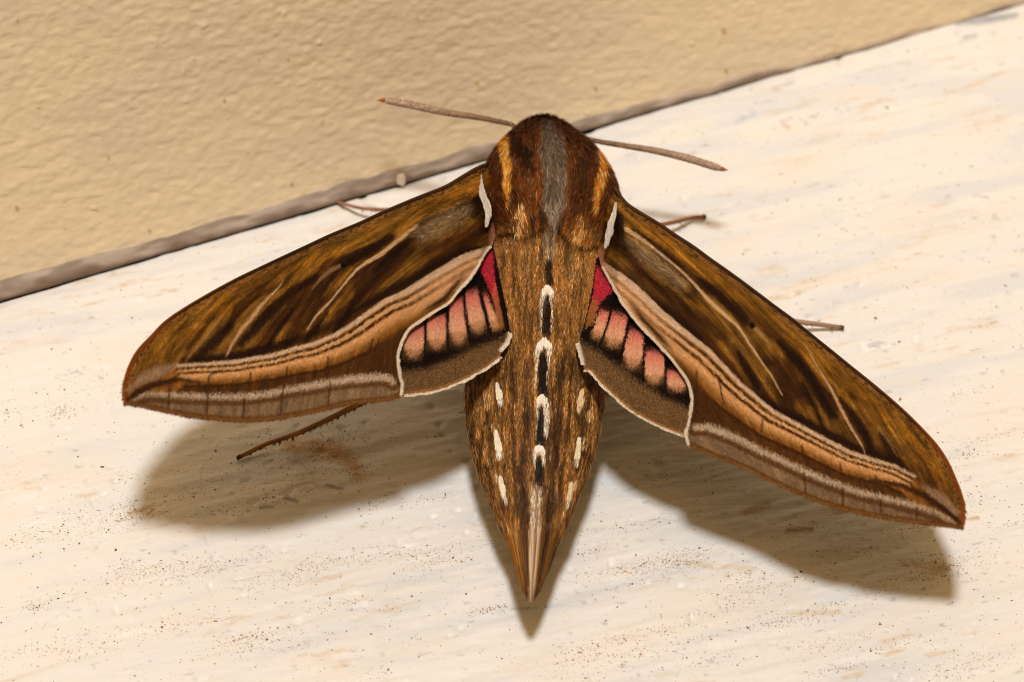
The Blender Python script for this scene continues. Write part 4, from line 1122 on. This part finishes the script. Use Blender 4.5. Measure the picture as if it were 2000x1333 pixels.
# ---- legs
def leg(pts, rad, colr, spines=0, foot=None):
    """pts: photo pixel and height of each joint, from under the body to the foot"""
    pts = np.asarray(pts, float)
    path = curve(P(pts[:, 0], pts[:, 1], pts[:, 2]), 48)
    r = np.interp(np.linspace(0, 1, 48), np.linspace(0, 1, len(rad)), rad)
    V, F = tube(path, r, 10)
    c = np.asarray(colr, float) * (0.75 + 0.45 * vnoise(np.repeat(np.arange(48), 10) / 2.5, np.tile(np.arange(10), 48) / 2.0, 7))[:, None]
    c = np.vstack([c, c[:1], c[-1:]])
    l = mesh_obj("leg", V, F, M_skin, moth, lin(np.clip(c, 0, 255)))
    if spines:
        i = rng.integers(14, 46, spines); T_ = unit(np.gradient(path, axis=0))[i]
        dn = np.tile([0.35, -0.8, -0.35], (spines, 1)) + rng.normal(0, 0.35, (spines, 3))
        V, F, C = strands(path[i] + unit(dn) * r[i][:, None] * 0.7, T_ * 0.9 + unit(dn), np.tile([0, 0, 1.0], (spines, 1)), rng.uniform(0.15, 0.42, spines), 0.06, np.tile(lin([64, 34, 10]), (spines, 1)), 0.0, 0.4)
        o = mesh_obj("spines", V, F, M_skin, l, C); o["kind"] = "stuff"
    tip = path[-1]; d = unit(path[-1] - path[-3])
    hk = np.stack([tip - d * 0.05, tip + d * 0.12 + [0, 0, 0.02], tip + d * 0.14 + np.array([0, -0.18, -0.06])])
    V, F = tube(hk, [r[-1] * 1.25, r[-1] * 1.1, 0.03], 8)
    mesh_obj("claw", V, F, M_skin, l, np.tile(lin(np.asarray(colr) * 0.55), (len(V), 1)))
    return l
leg([(960, 640, 3.5), (830, 720, 4.0), (690, 795, 2.4), (590, 843, 1.2), (520, 868, 0.6), (468, 893, 0.22)], [0.3, 0.28, 0.24, 0.2, 0.16, 0.13], (140, 94, 44), 110)
leg([(985, 430, 5.0), (900, 430, 4.2), (790, 412, 2.4), (742, 410, 1.5), (700, 406, 0.8), (655, 394, 0.25)], [0.3, 0.24, 0.18, 0.16, 0.13, 0.10], (150, 108, 80), 24)
leg([(1170, 400, 5.0), (1215, 425, 4.0), (1270, 440, 2.0), (1310, 436, 1.3), (1345, 427, 0.7), (1374, 424, 0.3)], [0.3, 0.24, 0.18, 0.16, 0.14, 0.15], (136, 88, 54), 20)
leg([(1170, 560, 4.0), (1300, 590, 4.5), (1430, 605, 2.6), (1540, 626, 1.3), (1600, 634, 0.7), (1643, 640, 0.25)], [0.3, 0.26, 0.24, 0.21, 0.18, 0.14], (152, 122, 96), 30)
